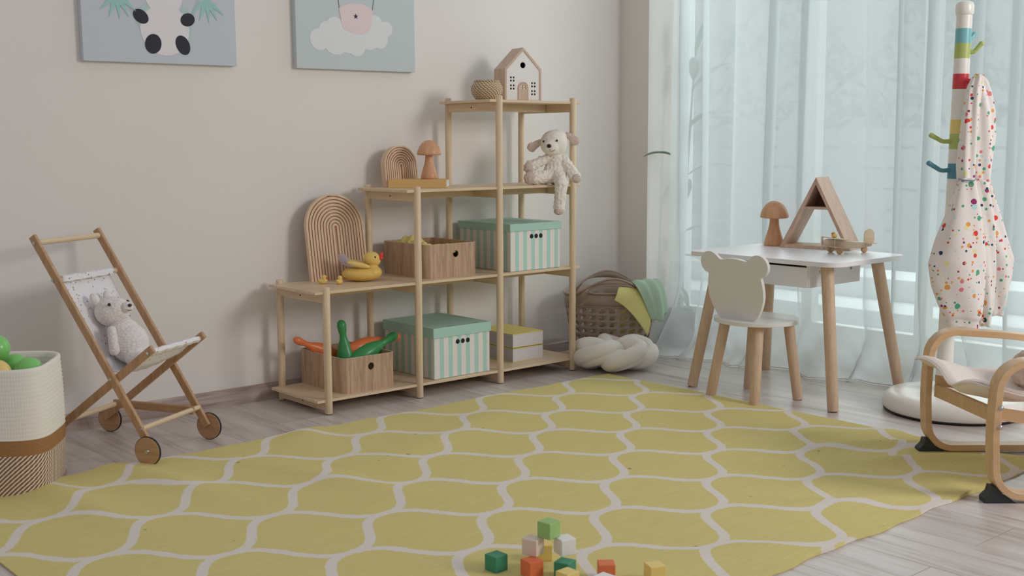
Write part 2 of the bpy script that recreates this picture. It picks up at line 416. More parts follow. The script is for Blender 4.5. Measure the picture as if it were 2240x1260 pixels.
# potted plant behind the curtain
pp = thing('potted_plant', 'tall leafy plant in a taupe pot behind the left end of the curtain', 'plant', (1.845, 0.085, 0.0))
pm = m_plain('pot_taupe', P(112, 104, 98), 0.6)
MB().lathe([(0.0, 0.0), (0.05, 0.0), (0.072, 0.14), (0.076, 0.145), (0.076, 0.16), (0.068, 0.16), (0.066, 0.14), (0.0, 0.14)], 28).obj('pot', pm, pp)
lm = m_plain('dark_leaf', P(88, 112, 84), 0.45, noise=0.2)
st = MB(); st.tube([(0, 0, 0.13), (0.0, -0.02, 0.5), (0.01, -0.04, 0.9), (0.02, -0.06, 1.3)], [0.008, 0.007, 0.006, 0.003], 8)
st.obj('stem', m_plain('plant_stem', P(100, 110, 80), 0.6), pp)
def leafmesh(p, d, L, W, droop=0.3):
    p = Vector(p); d = Vector(d).normalized(); sd = d.cross(Vector((0, 0, 1))).normalized(); up_ = sd.cross(d)
    b = MB()
    def fn(u, v):
        w = W * sin(pi * min(u * .96 + .04, 1)) ** .8 * (1 - .3 * u); k = (v - .5) * 2
        return p + d * (L * u) + sd * (w * k) + up_ * (abs(k) * w * .35) - Vector((0, 0, droop * L * u * u))
    b.grid(fn, 12, 6); return b
leaves = [((-.01, 0.04, .83), (-0.85, 0.26, .30), .15, .026, .35), ((.0, -.02, .5), (0.2, -.9, .4), .2, .03, .3), ((.01, -.04, .75), (0.3, -.9, .5), .24, .032, .3),
          ((.01, -.04, .95), (-0.1, -.9, .6), .26, .03, .35), ((.01, -.05, 1.1), (0.2, -.7, .8), .26, .03, .3), ((.02, -.06, 1.25), (0.0, -.4, 1), .24, .028, .2),
          ((.0, -.02, .62), (.3, .1, .7), .18, .03, .3), ((.02, -.05, 1.15), (.2, .2, .9), .15, .028, .3), ((0, -.01, .4), (0.1, -.9, .1), .2, .03, .5), ((0, 0, .25), (-.3, -.6, .1), .12, .022, .8)]
for a in leaves: leafmesh(*a).obj('leaf', lm, pp, smooth=180, solid=0.0012)

# ------------------------------------------------------------------ rug
def m_rug():
    t = NT('rug_weave'); tc = t.n('ShaderNodeTexCoord')
    nd = t.n('ShaderNodeTexNoise', Scale=28.0, Detail=2.0); t.l(tc.outputs['Object'], nd.inputs['Vector'])
    sp = t.n('ShaderNodeSeparateXYZ'); t.l(tc.outputs['Object'], sp.inputs[0])
    nx = t.math('MULTIPLY', t.math('SUBTRACT', nd.outputs[0], 0.5), 0.010)
    x = t.math('ADD', sp.outputs[0], nx); y = t.math('ADD', sp.outputs[1], nx)
    th = t.math('MULTIPLY', t.math('SUBTRACT', x, 0.975), pi / 0.2065)
    co = t.math('COSINE', th); tk = t.math('TANH', t.math('MULTIPLY', co, 1.15)); TK = math.tanh(1.15); c = t.math('MULTIPLY', tk, 0.084 / TK)
    yy = t.math('SUBTRACT', y, -0.906)
    d1 = t.math('ABSOLUTE', t.math('WRAP', t.math('SUBTRACT', yy, c), 0.168, -0.168))
    d2 = t.math('ABSOLUTE', t.math('WRAP', t.math('ADD', t.math('SUBTRACT', yy, 0.168), c), 0.168, -0.168))
    sl = t.math('MULTIPLY', t.math('MULTIPLY', t.math('SINE', th), t.math('SUBTRACT', 1.0, t.math('MULTIPLY', tk, tk))), 0.084 / TK * 1.15 * pi / 0.2065)
    dd = t.math('DIVIDE', t.math('MINIMUM', d1, d2), t.math('SQRT', t.math('ADD', t.math('MULTIPLY', sl, sl), 1.0)))
    ed = t.n('ShaderNodeTexNoise', Scale=160.0, Detail=1.0); t.l(tc.outputs['Object'], ed.inputs['Vector'])
    dd = t.math('ADD', dd, t.math('MULTIPLY', t.math('SUBTRACT', ed.outputs[0], 0.5), 0.006))
    mr = t.n('ShaderNodeMapRange'); mr.inputs[1].default_value = 0.0110; mr.inputs[2].default_value = 0.0130; t.l(dd, mr.inputs[0])
    st = t.n('ShaderNodeTexNoise', Scale=1.0, Detail=4.0, Roughness=0.65); t.l(t.coord((10, 160, 10), (0, 0, radians(8))), st.inputs['Vector'])
    ye = t.ramp(st.outputs[0], [(0.25, P(190, 176, 104)), (0.75, P(200, 187, 114))])
    sk = t.n('ShaderNodeTexNoise', Scale=46.0, Detail=0.0); t.l(tc.outputs['Object'], sk.inputs['Vector'])
    ye = t.mix(t.ramp(sk.outputs[0], [(0.115, (1, 1, 1, 1)), (0.13, (0, 0, 0, 1))]), ye, P(140, 126, 70))
    col = t.mix(mr.outputs[0], P(204, 196, 186), ye)
    wv = t.n('ShaderNodeTexWave', Scale=110.0, Distortion=1.0); t.l(tc.outputs['Object'], wv.inputs['Vector'])
    w2 = t.n('ShaderNodeTexWave', Scale=90.0, Distortion=1.0, bands_direction='Y'); t.l(tc.outputs['Object'], w2.inputs['Vector'])
    t.bump(t.math('ADD', wv.outputs[1], w2.outputs[1]), 0.35, 0.0012)
    return t.set(col, 0.95, 0.1)
def rugf(u, v):
    x = -1.27 + 2.426 * u; y = -1.845 + 1.69 * v
    z = 0.0045
    def g_(x0, y0, ax, ay, ang, h):
        c, s_ = cos(ang), sin(ang); a = ((x - x0) * c + (y - y0) * s_) / ax; b = (-(x - x0) * s_ + (y - y0) * c) / ay
        return 1.7 * h * math.exp(-a * a - b * b)
    z += g_(-0.75, -0.35, .05, .22, radians(15), .012) + g_(-0.42, -0.62, .05, .3, radians(18), .008) + g_(-1.0, -.35, .06, .3, radians(8), .010)
    z += g_(0.95, -1.42, .25, .03, radians(-35), .010) + g_(0.93, -1.62, .22, .028, radians(-35), .012) + g_(1.03, -1.30, .25, .03, radians(-35), .006)
    z += g_(0.45, -1.70, .16, .035, radians(-35), .008) + g_(0.1, -.5, .4, .08, radians(20), .004) + g_(0.0, -1.75, .3, .05, radians(-30), .005)
    z += g_(-.2, -.18, .1, .06, radians(70), .006) + g_(.75, -1.78, .1, .06, radians(70), .008)
    z += 0.0012 * sin(x * 9 + y * 4) * sin(y * 7) + 0.0008
    y += 0.004 * sin(x * 14) * (1 if v in (0, 1) else 0) + 0.003 * sin(x * 37) * (1 if v in (0, 1) else 0)
    return (x, y, max(z, 0.0035))
rg = MB(); rg.grid(rugf, 260, 180)
n = len(rg.v); rg.v += [(x, y, 0.0008) for x, y, z in rg.v]; rg.f += [tuple(i + n for i in reversed(f)) for f in rg.f]
NU, NV = 260, 180
edge = [i * (NV + 1) for i in range(NU + 1)] + [NU * (NV + 1) + j for j in range(1, NV + 1)] + [i * (NV + 1) + NV for i in range(NU - 1, -1, -1)] + [j for j in range(NV - 1, 0, -1)]
for i in range(len(edge)):
    a, b = edge[i], edge[(i + 1) % len(edge)]; rg.f.append((a, b, b + n, a + n))
tag(rg.obj('rug', m_rug(), smooth=60), 'large flat woven yellow rug with an off-white wavy lattice pattern on the floor', 'rug')

# ------------------------------------------------------------------ step shelf
XS = [0.0, 0.3736, 0.7462, 1.1176]; YB = 0.2968; ZB = [0.051, 0.410, 0.729, 1.043]
shelf = thing('step_shelf', 'four-tier stepped bamboo shelf with round posts standing against the wall', 'shelf', (0, 0, 0))
tops = [0.4213, 0.7377, 1.0544, 1.0544]
for i, x in enumerate(XS):
    for y in (0.0, YB):
        b = MB().cyl((x, y, 0.002), (x, y, tops[i] + .002), 0.0128, 0.0128, 28, 0.003)
        b.obj('post', bamboo['z'], shelf)
        MB().cyl((x, y, 0.0), (x, y, 0.003), 0.010, n=16).obj('foot_pad', rubber, shelf)
TH = 0.0095
for k, z in enumerate(ZB):
    x0 = [XS[0], XS[0], XS[1], XS[2]][k] - 0.043; x1 = XS[3] + 0.040
    MB().box(x0, x1, -0.001, YB + 0.001, z - TH, z).obj('shelf_board', bamboo['x'], shelf, bevel=0.0012)
    for i, x in enumerate(XS):
        if k >= 1 and i < k - 1: continue
        MB().box(x - 0.008, x + 0.008, 0.008, YB - 0.008, z - TH - 0.031, z - TH).obj('cross_rail', bamboo['y'], shelf, bevel=0.001)
        if i == [0, 0, 1, 2][k]:
            MB().cyl((x - 0.0085, YB * .5, z - TH - .016), (x - 0.007, YB * .5, z - TH - .016), 0.003, n=12).obj('screw', dark, shelf)
    MB().box(x0 + 0.052, x1 - 0.05, YB / 2 - 0.008, YB / 2 + 0.008, z - TH - 0.029, z - TH).obj('stretcher', bamboo['x'], shelf, bevel=0.001)

# ------------------------------------------------------------------ striped storage boxes
stripe = m_stripe('mint_stripe_card', P(154, 192, 178), P(208, 200, 194), 0.0400, 0.52, off=0.004)
def storage_box(x0, x1, y0, y1, z0, zl, zt, label):
    t = thing('storage_box', label, 'box', ((x0 + x1) / 2, y0, z0), group='striped lidded storage boxes')
    w = (x1 - x0) / 2; d = y1 - y0; hl = zl - z0; ht = zt - z0
    MB().box(-w, w, 0, d, 0.0008, ht - .004).obj('box_body', stripe, t, smooth=0, bevel=0.001)
    MB().box(-w - .0045, w + .0045, -.0045, d + .0045, hl, ht).obj('lid', mint, t, smooth=0, bevel=0.0012)
    for k in (-1, 0, 1):
        MB().cyl((w * .02 + k * 0.0235, -0.0006, hl - 0.022), (w * .02 + k * 0.0235, .004, hl - .022), 0.0088, n=24).obj('finger_hole', dark, t)  # dark disc paints the shade inside a finger hole; nothing is cut
    for sx in (-.35, .55):
        MB().box(w * sx - .014, w * sx + .014, .010, .012, ht - .0005, ht + .0004).obj('lid_slot', dark, t, smooth=0)
    return t
storage_box(0.450, 0.708, 0.016, 0.318, 0.051, 0.200, 0.236, 'mint and cream striped storage box with mint lid on the lowest shelf, beside notebooks')
storage_box(0.812, 1.066, 0.016, 0.318, 0.410, 0.560, 0.588, 'mint striped storage box with mint lid on the second shelf, below the plush lamb')

# ------------------------------------------------------------------ wooden veneer crates
def crate(loc, w, d, h, hx, hz, label, rz=0.0):
    t = thing('wooden_crate', label, 'crate', loc, rz, group='wood veneer open crates')
    th = 0.004; r = 0.022
    # walls: rounded rectangular sleeve with a hole through the front: front panel separate
    o = rrect(0, w, 0, d, r, 6); i_ = rrect(th, w - th, th, d - th, r - th, 6)
    MB().prism([p for p in o if p[1] > 0.0001 or p[0] <= r + .001 or p[0] >= w - r - .001], [i_], 0.0, h, lambda a, b, c: (a, b, c)) 
    b = MB()
    # sleeve without front straight section
    oo = [p for p in o]; 
    def strip(po, pi_):
        n_ = len(po); vs = []
        for (p, q) in zip(po, pi_):
            vs += [(p[0], p[1], 0), (p[0], p[1], h), (q[0], q[1], h), (q[0], q[1], 0)]
        fs = []
        for k in range(n_ - 1):
            for m_ in range(4): fs.append((k * 4 + m_, k * 4 + (m_ + 1) % 4, (k + 1) * 4 + (m_ + 1) % 4, (k + 1) * 4 + m_))
        fs += [(0, 1, 2, 3), tuple((n_ - 1) * 4 + m_ for m_ in (3, 2, 1, 0))]
        b.add(vs, fs)
    nseg = 7
    # order of rrect corners: (x1,y1) (x0,y1) (x0,y0) (x1,y0); start at (x1,y0) corner -> go round to (x0,y0)
    oo = o[3 * nseg:] + o[:3 * nseg]; ii = i_[3 * nseg:] + i_[:3 * nseg]
    strip(oo, ii)
    b.prism([(r, 0), (w - r, 0), (w - r, h), (r, h)], [circ(hx, hz, 0.0125, 28)], 0, th)
    b.prism(i_, [], 0, 0.004, lambda a, b_, c: (a, b_, c))
    b.obj('crate_body', veneer, t, smooth=30)
    rim = MB(); rim.prism(rrect(0, w, 0, d, r, 6), [i_], h, h + 0.0008, lambda a, b_, c: (a, b_, c)); rim.obj('rim_edge', m_plain('rim_pale', P(186, 170, 150), .6), t, smooth=30)
    for sx in (r + .004,):
        MB().box(sx, sx + .0006, -0.0002, .0006, 0, h).obj('seam', groove, t, smooth=0)
    return t
crate((0.078, 0.028, 0.051), 0.214, 0.285, 0.120, 0.112, 0.083, 'open wood veneer crate holding toy bowling pins on the lowest shelf', radians(0))
crate((0.446, 0.042, 0.410), 0.230, 0.278, 0.120, 0.128, 0.083, 'open wood veneer crate holding yellow fabric on the second shelf', 0)

def pin(p, d, L, mat, label, group='toy bowling pins in the crate', fat=1.0):
    """skittle: base at p, axis d"""
    prof = [(0.0, 0), (.024, .0), (.029, .004), (.039, .045), (.042, .08), (.039, .115), (.028, .15), (.0165, .18), (.0145, .20), (.0185, .22), (.0205, .238), (.0165, .253), (.009, .260), (0.0005, .262)]
    k = L / .261; d = Vector(d).normalized(); q = d.to_track_quat('Z', 'Y').to_matrix()
    o = MB().lathe([(r * k * fat, z * k) for r, z in prof], 32).obj('bowling_pin', mat, smooth=60, loc=p, merge=False)
    o.rotation_euler = q.to_euler(); return tag(o, label, 'bowling pin', group)
def pin_to(head, d, L, mat, label, fat=1.0):
    d = Vector(d).normalized(); pin(tuple(Vector(head) - d * (L - .018)), d, L, mat, label, fat=fat)
pin_to((.163, .165, .262), (-.10, .05, 1), .215, green_pin, 'dark green toy bowling pin standing upright in the wooden crate')
pin_to((.344, .115, .208), (.90, -.12, .42), .215, green_pin, 'green toy bowling pin leaning over the right rim of the crate')
pin_to((.386, .155, .196), (.97, .02, .10), .225, orange_pin, 'orange toy bowling pin sticking out over the right rim of the crate', .78)
pin_to((.018, .215, .218), (-.90, -.06, .42), .215, orange_pin, 'orange toy bowling pin leaning out of the left side of the crate', .78)

# yellow fabric in the upper crate
def fab(u, v):
    x = 0.455 + u * .212; y = .052 + v * .258
    z = .485 + .028 * sin(u * 6.0 + v * 2) * sin(v * 3.1) + .05 * math.exp(-((u - .62) / .22) ** 2 - ((v - .4) / .4) ** 2) + .036 * math.exp(-((u - .15) / .16) ** 2 - ((v - .55) / .5) ** 2) + .006 * sin(u * 31 + v * 17) + .004 * sin(v * 43 - u * 11)
    return (x, y, min(z, .556))
yfab = m_plain('yellow_fabric', P(208, 196, 112), 0.9, noise=.08, nscale=40, bump=.3)
tag(MB().grid(fab, 60, 60).obj('folded_fabric', yfab, smooth=180, solid=0.004), 'crumpled pale yellow fabric filling the crate on the second shelf', 'fabric')

# ------------------------------------------------------------------ notebooks
def m_gridpaper():
    t = NT('grid_paper'); tc = t.n('ShaderNodeTexCoord'); sp = t.n('ShaderNodeSeparateXYZ'); t.l(tc.outputs['Object'], sp.inputs[0])
    fs = []
    for k in range(3):
        fr = t.math('FRACT', t.math('DIVIDE', t.math('ADD', sp.outputs[k], 5.0012), 0.0055)); fs.append(t.math('LESS_THAN', fr, 0.17))
    f = t.math('MAXIMUM', fs[0], t.math('MAXIMUM', fs[1], fs[2]))
    return t.set(t.mix(f, P(208, 204, 202), P(172, 164, 170)), 0.7, 0.2)
gp = m_gridpaper()
for k, lab in enumerate(['lower thick grid-paper block with mustard cover on the lowest shelf', 'upper thick grid-paper block with mustard top cover, stacked on its twin']):
    z0 = 0.051 + k * 0.0555
    t = thing('notebook_block', lab, 'notebook', (0.955, 0.078, z0), group='grid-paper blocks on the lowest shelf')
    MB().box(-.078, .078, 0, .225, .0025, .051).obj('pages', gp, t, smooth=0)
    MB().box(-.0795, .0795, -.001, .227, .0003, .0024).obj('back_cover', mustard, t, smooth=0)
    MB().box(-.0785, .0785, -.001, .227, .0511, .0532).obj('front_cover', mustard, t, smooth=0)

# ------------------------------------------------------------------ grooved rainbow boards
def rainbow(loc, w, h, th, nb, lean, label, rz=0.0):
    t = thing('rainbow_board', label, 'wooden toy', loc, rz, group='grooved arch boards')
    T = Matrix.Rotation(-abs(lean), 4, 'X'); gw = w / (nb * 2.0)
    f = lambda a, b, c: tuple(T @ Vector((a, c, b)))
    def fr(o, i_, c0, c1, b): b.prism(o, [i_], c0, c1, f)
    back = MB(); back.prism(arch(w - .003, h - .0015, 24, 0, 0.0003), [], 0.006, th, f); back.obj('backing', m_wood('pine_backing', P(190, 148, 112), P(160, 116, 82), 'z', 6, 9, .55), t, smooth=30)
    r = MB(); n_ = 30; W = w
    rw = w / (2 * nb + 0.25)
    for k in range(nb):
        wo = w - 2 * rw * k * 1.0; wi = wo - 2 * rw * .66
        if wi < 0.003: wi = 0
        ho = h - (w - wo) / 2; hi = h - (w - wi) / 2
        po = arch(wo, ho, n_)
        if wi > 0:
            pi_ = arch(wi, hi, n_)
            poly = [po[1]] + po[2:] + [po[0]] + [pi_[0]] + list(reversed(pi_[2:])) + [pi_[1]]
            r.prism(poly, [], 0.0, th if k == 0 else .0062, f)
        else: r.prism(po, [], 0, .0062, f)
    r.obj('arch_ribs', pine, t, smooth=30, bevel=0.0008)
    return t
rainbow((0.222, 0.252, 0.410), 0.238, 0.305, 0.016, 10, radians(-9), 'large grooved wooden rainbow arch board leaning on the wall behind the duck')
rainbow((0.505, 0.262, 0.729), 0.146, 0.152, 0.026, 8, radians(-7), 'small grooved wooden rainbow arch board on the third shelf behind the mustard book')

# ------------------------------------------------------------------ mushrooms
def mushroom(loc, H, label):
    t = thing('wooden_mushroom', label, 'wooden toy', loc, group='turned wooden mushrooms')
    k = H / 0.168
    MB().lathe([(r * k, z * k) for r, z in [(0, 0), (.034, 0), (.0365, .003), (.037, .008), (.034, .022), (.027, .045), (.0205, .068), (.0175, .085), (.0168, .1), (.0168, .106), (0, .106)]], 48).obj('stalk', redwood, t, smooth=60)
    MB().lathe([(r * k, z * k) for r, z in [(0, .104), (.03, .103), (.046, .103), (.0515, .105), (.0525, .110), (.0505, .122), (.044, .139), (.033, .154), (.020, .164), (.008, .168), (0.0005, .1685)]], 48).obj('cap', redwood, t, smooth=60)
    return t
mushroom((1.628, -0.569, 0.497), 0.170, 'turned wooden mushroom on the white table beside the triangle shelf')
mushroom((0.560, 0.175, 0.7582), 0.140, 'turned wooden mushroom standing on the mustard book on the third shelf')

# mustard book
A = Vector((0.394, 0.200, 0.7293)); Bp = Vector((0.545, 0.055, 0.7293)); dx = (Bp - A); bl = dx.length; ba = atan2(dx.y, dx.x)
bk = thing('book', 'mustard hardback book lying flat on the third shelf under the mushroom', 'book', tuple(A), ba)
bc = m_plain('book_mustard', P(200, 160, 88), 0.7, bump=.2, nscale=300)
MB().box(0, bl, 0, 0.135, 0, 0.0025).box(0, bl, 0, .135, .0265, .029).box(0, bl, -0.0015, 0.002, 0, .029).obj('cover', bc, bk, smooth=0, bevel=0.0008)
MB().box(0.003, bl - .003, .002, .130, .0025, .0265).obj('pages', m_plain('paper', P(196, 196, 202), 0.8), bk, smooth=0)

# ------------------------------------------------------------------ ducks
eye_m = m_plain('eye_black', (0.01, 0.01, 0.01, 1), 0.15, 0.6)
def small_duck(loc, rz, s, label):
    t = thing('rubber_duck', label, 'rubber duck', loc, rz, group='small rubber ducks')
    b = MB(); b.ell((0, 0, .0095 * s), (.0175 * s, .0125 * s, .0098 * s)).ell((-.013 * s, 0, .0145 * s), (.006 * s, .007 * s, .006 * s)).ell((.006 * s, 0, .0245 * s), .0098 * s).ell((.0095 * s, 0, .012 * s), (.009 * s, .0105 * s, .009 * s))
    blob(b, 'duck_body', duck_y, t, 0.0011 * s, 4)
    bb_ = MB(); bb_.ell((.0165 * s, 0, .0235 * s), (.0055 * s, .0048 * s, .0022 * s)).ell((.016 * s, 0, .0208 * s), (.0045 * s, .004 * s, .0016 * s)); bb_.obj('beak', beak_r, t, smooth=180)
    for sy in (-1, 1): MB().ell((.0115 * s, sy * .0068 * s, .027 * s), .0014 * s, nu=10, nv=8).obj('eye', eye_m, t, smooth=180)
    return t
small_duck((0.100, 0.180, 0.410), radians(-45), .92, 'small yellow rubber duck with visible orange beak, farther from the big duck')
small_duck((0.138, 0.135, 0.410), radians(28), .86, 'small yellow rubber duck right beside the big duck, face turned away')
# the tiny duck rides on the toy plane (added with the plane)

bd = thing('inflatable_duck', 'big yellow swim duck with red beak and clear wings on the second shelf', 'toy duck', (0.245, 0.155, 0.410), AZ + radians(8))
b = MB(); b.ell((0, 0, .026), (.070, .048, .0262)).ell((.035, 0, .031), (.036, .040, .024)).ell((-.03, 0, .030), (.036, .038, .022)).ell((.036, 0, .048), (.022, .022, .018))
blob(b, 'duck_body', m_plain('vinyl_yellow', P(238, 194, 80), .3, .5), bd, .003, 5)
b = MB(); b.ell((.034, 0, .079), (.030, .027, .025)).ell((.044, 0, .070), (.022, .022, .018)); blob(b, 'head', duck_y, bd, .0025, 5)
b = MB(); b.ell((.066, 0, .080), (.010, .012, .007)).ell((.067, 0, .090), (.007, .010, .013), Matrix.Rotation(.5, 3, 'Y')); blob(b, 'beak', beak_r, bd, .0016, 3)
for sy in (-1, 1):
    MB().ell((.046, sy * .0225, .085), (.0035, .0018, .0045), nu=12, nv=8).obj('eye', eye_m, bd, smooth=180)
    w_ = MB(); T = Matrix.Rotation(radians(12), 3, 'Y'); w_.ell((-.012, sy * .03, .061), (.042, .012, .010), T); w_.obj('wing', m_plain('wing_yellow', P(226, 194, 100), .2, .6), bd, smooth=180)
cv = NT('clear_vinyl'); tr2 = cv.n('ShaderNodeBsdfTransparent'); tr2.inputs[0].default_value = (.93, .9, .9, 1); cv.set(P(190, 180, 185), 0.12, 0.6)
mx2 = cv.n('ShaderNodeMixShader'); mx2.inputs[0].default_value = 0.38; cv.l(tr2.outputs[0], mx2.inputs[1]); cv.l(cv.b.outputs[0], mx2.inputs[2]); cv.l(mx2.outputs[0], cv.out.inputs[0])
b = MB()
for k in (-1, 0, 1): b.ell((-.062, k * .012, .076 + .006 * (k == 0)), (.022, .007, .013), Matrix.Rotation(radians(35), 3, 'Y') @ Matrix.Rotation(k * .3, 3, 'Z'))
b.ell((-.035, 0, .058), (.040, .040, .008), Matrix.Rotation(radians(10), 3, 'Y'))
b.obj('clear_tail', cv.m, bd, smooth=180)

# ------------------------------------------------------------------ top shelf: basket, house
def m_wicker(name, a, b_, sc=60):
    t = NT(name); tc = t.n('ShaderNodeTexCoord'); sp = t.n('ShaderNodeSeparateXYZ'); t.l(tc.outputs['Object'], sp.inputs[0])
    an = t.math('ARCTAN2', sp.outputs[1], sp.outputs[0])
    u = t.math('ADD', t.math('MULTIPLY', an, 13.0), t.math('MULTIPLY', sp.outputs[2], 260.0)); w = t.math('MULTIPLY', sp.outputs[2], 860.0)
    s1 = t.math('ABSOLUTE', t.math('SINE', u)); s2 = t.math('ABSOLUTE', t.math('SINE', t.math('ADD', t.math('MULTIPLY', w, .5), t.math('MULTIPLY', t.math('SINE', t.math('MULTIPLY', an, 22.0)), .5))))
    h = t.math('MULTIPLY', s1, s2); t.bump(h, 0.9, 0.003)
    return t.set(t.ramp(h, [(0.05, a), (0.55, b_)]), 0.7, 0.3)
wk = m_wicker('wicker', P(128, 100, 68), P(208, 184, 148))
cb = thing('woven_basket', 'small round woven seagrass basket on the top shelf beside the toy house', 'basket', (0.790, 0.120, 1.0432))
MB().lathe([(0, 0), (.034, 0), (.040, .003), (.053, .018), (.0595, .036), (.0585, .05), (.052, .062), (.046, .067), (.046, .071), (.043, .071), (.043, .066), (.05, .05), (.054, .036), (.04, .010), (0, .006)], 56).obj('basket_body', wk, cb, smooth=70)
rimb = MB(); rimb.tube([(.0455 * cos(a), .0455 * sin(a), .071) for a in [2 * pi * i / 48 for i in range(48)]], .0028, 8, closed=True); rimb.obj('rim', wk, cb)

hs = thing('toy_house', 'white wooden toy house with natural wood sides and arched door on the top shelf', 'toy house', (0.985, 0.135, 1.0432), radians(-13))
hw, he, ha, hd = 0.080, 0.124, 0.205, 0.09
out = [(-hw, 0), (hw, 0), (hw, he), (0, ha), (-hw, he)]; inn = [(-hw + .009, .007), (hw - .009, .007), (hw - .009, he - .005), (0, ha - .013), (-hw + .009, he - .005)]
MB().prism(out, [inn], 0, hd).obj('house_shell', palew, hs, smooth=0, bevel=.0008)
wins = []
def sq(cx, cz, s_=.0036): return [(cx - s_, cz - s_), (cx + s_, cz - s_), (cx + s_, cz + s_), (cx - s_, cz + s_)]
for (cx, cz) in ((-.046, .085), (-.046, .055), (.046, .065), (.046, .035)):
    wins += [sq(cx + a, cz + b_) for a in (-.006, .006) for b_ in (-.006, .006)]
wins.append(circ(0, .138, .0115, 24))
MB().prism(inn, wins, 0.003, 0.008).obj('front_wall', white_paint, hs, smooth=0)
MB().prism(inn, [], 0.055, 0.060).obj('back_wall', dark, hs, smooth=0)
dr = MB(); dr.prism(arch(.038, .064, 16, 0, .007), [[(-.011 + a, .046 + b_) for a, b_ in ((0, 0), (.009, 0), (.009, .007), (0, .007))], [(.002 + a, .046 + b_) for a, b_ in ((0, 0), (.009, 0), (.009, .007), (0, .007))],
    [(-.011, .055), (-.002, .055), (-.002, .064), (-.006, .063), (-.0105, .0605)], [(.002, .055), (.011, .055), (.0105, .0605), (.006, .063), (.002, .064)]], -.0005, .003)
dr.obj('door', palew, hs, smooth=0, bevel=.0004)
MB().prism(arch(.044, .068, 16, 0, .007), [arch(.0385, .0645, 16, 0, .0075)], -.001, .003).obj('door_trim', palew, hs, smooth=0)

# ------------------------------------------------------------------ plush lamb
wool = m_plain('wool_cream', P(216, 208, 196), 0.95, 0.1, noise=.06, nscale=60, bump=.6)
wool.node_tree.nodes['Principled BSDF'].inputs['Sheen Weight'].default_value = 0.3
wool_g = m_plain('wool_taupe', P(186, 168, 156), 0.95, 0.1, noise=.25, nscale=120, bump=.7)
lam = thing('plush_lamb', 'cream curly plush lamb sitting on the third shelf with one leg dangling', 'plush toy', (1.045, 0.020, 0.7292), AZ)
b = MB(); b.ell((0.0, 0, .045), (.046, .036, .046)).ell((.002, .0, .085), (.036, .030, .045)).caps((0, 0, .10), (-.003, 0, .135), .026, .02)
b.caps((-.030, -.005, .100), (-.098, -.022, .068), .017, .022); b.caps((.030, -.005, .100), (.074, -.030, .030), .017, .021)
b.caps((-.015, -.015, .030), (-.085, -.045, .026), .027, .025)
b.caps((.012, -.020, .035), (.020, -.070, .005), .026, .024); b.caps((.020, -.070, .005), (.012, -.072, -.085), .0235, .021)
blob(b, 'body', wool, lam, .0032, 4, ('VORONOI', .011, .009))
b = MB(); b.ell((-.006, -.004, .156), (.053, .047, .050)).ell((-.020, -.034, .142), (.034, .028, .029)).ell((.004, .004, .178), (.040, .038, .030))
blob(b, 'head', m_plain('plush_short', P(218, 211, 200), .95, .1, noise=.05, nscale=80, bump=.3), lam, .003, 6, ('CLOUDS', .012, .003))
for (c0, c1, zz) in (((-.055, -.004, .163), (-.100, -.010, .135), -1), ((.045, .004, .190), (.084, -.004, .158), 1)):
    e = MB(); e.caps(c0, Vector(c0).lerp(Vector(c1), .75), .010, .020); T = None
    v = [(Vector(p) - Vector(c0)) for p in e.v]; e.v = [tuple(Vector(c0) + Vector((q.x, q.y * .45, q.z))) for q in v]
    blob(e, 'ear', wool_g, lam, .0028, 3, ('CLOUDS', .008, .004))
for c, r in (((-.103, -.036, .064), (.020, .014, .020)), ((.078, -.044, .024), (.018, .013, .018)), ((-.098, -.062, .026), (.024, .012, .025)), ((.010, -.078, -.098), (.019, .018, .014))):
    blob(MB().ell(c, r), 'paw_pad', wool_g, lam, .0028, 2, ('CLOUDS', .006, .006))
MB().ell((-.026, -.063, .146), (.0085, .006, .0075)).obj('nose', black, lam, smooth=180)
for x, y, z in ((.004, -.0505, .166), (-.046, -.040, .163)): MB().ell((x, y, z), .0042, nu=12, nv=8).obj('eye', eye_m, lam, smooth=180)
MB().tube([(-.024, -.061, .134), (-.018, -.062, .126), (-.010, -.0605, .127), (-.004, -.056, .132)], .0011, 6).obj('mouth', m_plain('thread_brown', P(110, 90, 78), .8), lam)

# ------------------------------------------------------------------ laundry basket with clothes
LB = (1.452, 0.118, 0.0)
lb = thing('laundry_basket', 'taupe plastic laundry basket full of round holes in the corner of the room', 'laundry basket', LB, AZ)
lbm = m_plain('taupe_plastic', P(150, 130, 115), 0.38, 0.4)
def rad(z): k = min(z / .25, 1.0); return (0.150 + .043 * k, 0.118 + .030 * k)
def surf(u, z):
    a = u; rx, ry = rad(z); return Vector((rx * cos(a), ry * sin(a), z))
NC = 26; rows = 7; z0_, z1_ = 0.022, 0.222; n = 16
b = MB()
def cell(u0, u1, za, zb, hole=0.62, holez=0.66, fz=None, skew=0.0):
    uc = (u0 + u1) / 2; zc = (za + zb) / 2; vo = []; vi = []
    per = []
    for i in range(n):
        a = 2 * pi * i / n + pi / 4; c_, s_ = cos(a), sin(a); m_ = max(abs(c_), abs(s_)); per.append((c_ / m_, s_ / m_, c_, s_))
    for (px, pz, c_, s_) in per:
        zt = zb if fz is None else None
        uu = uc + px * (u1 - u0) / 2
        if fz is None: zz = zc + pz * (zb - za) / 2
        else: top = fz(uu); zz = za + (pz + 1) / 2 * (top - za)
        vo.append(surf(uu, zz))
        zh = (zc + s_ * holez * (zb - za) / 2); uh = uc + (c_ * hole + s_ * skew) * (u1 - u0) / 2
        vi.append(surf(uh, zh))
    b.add(vo + vi, [(i, (i + 1) % n, n + (i + 1) % n, n + i) for i in range(n)])
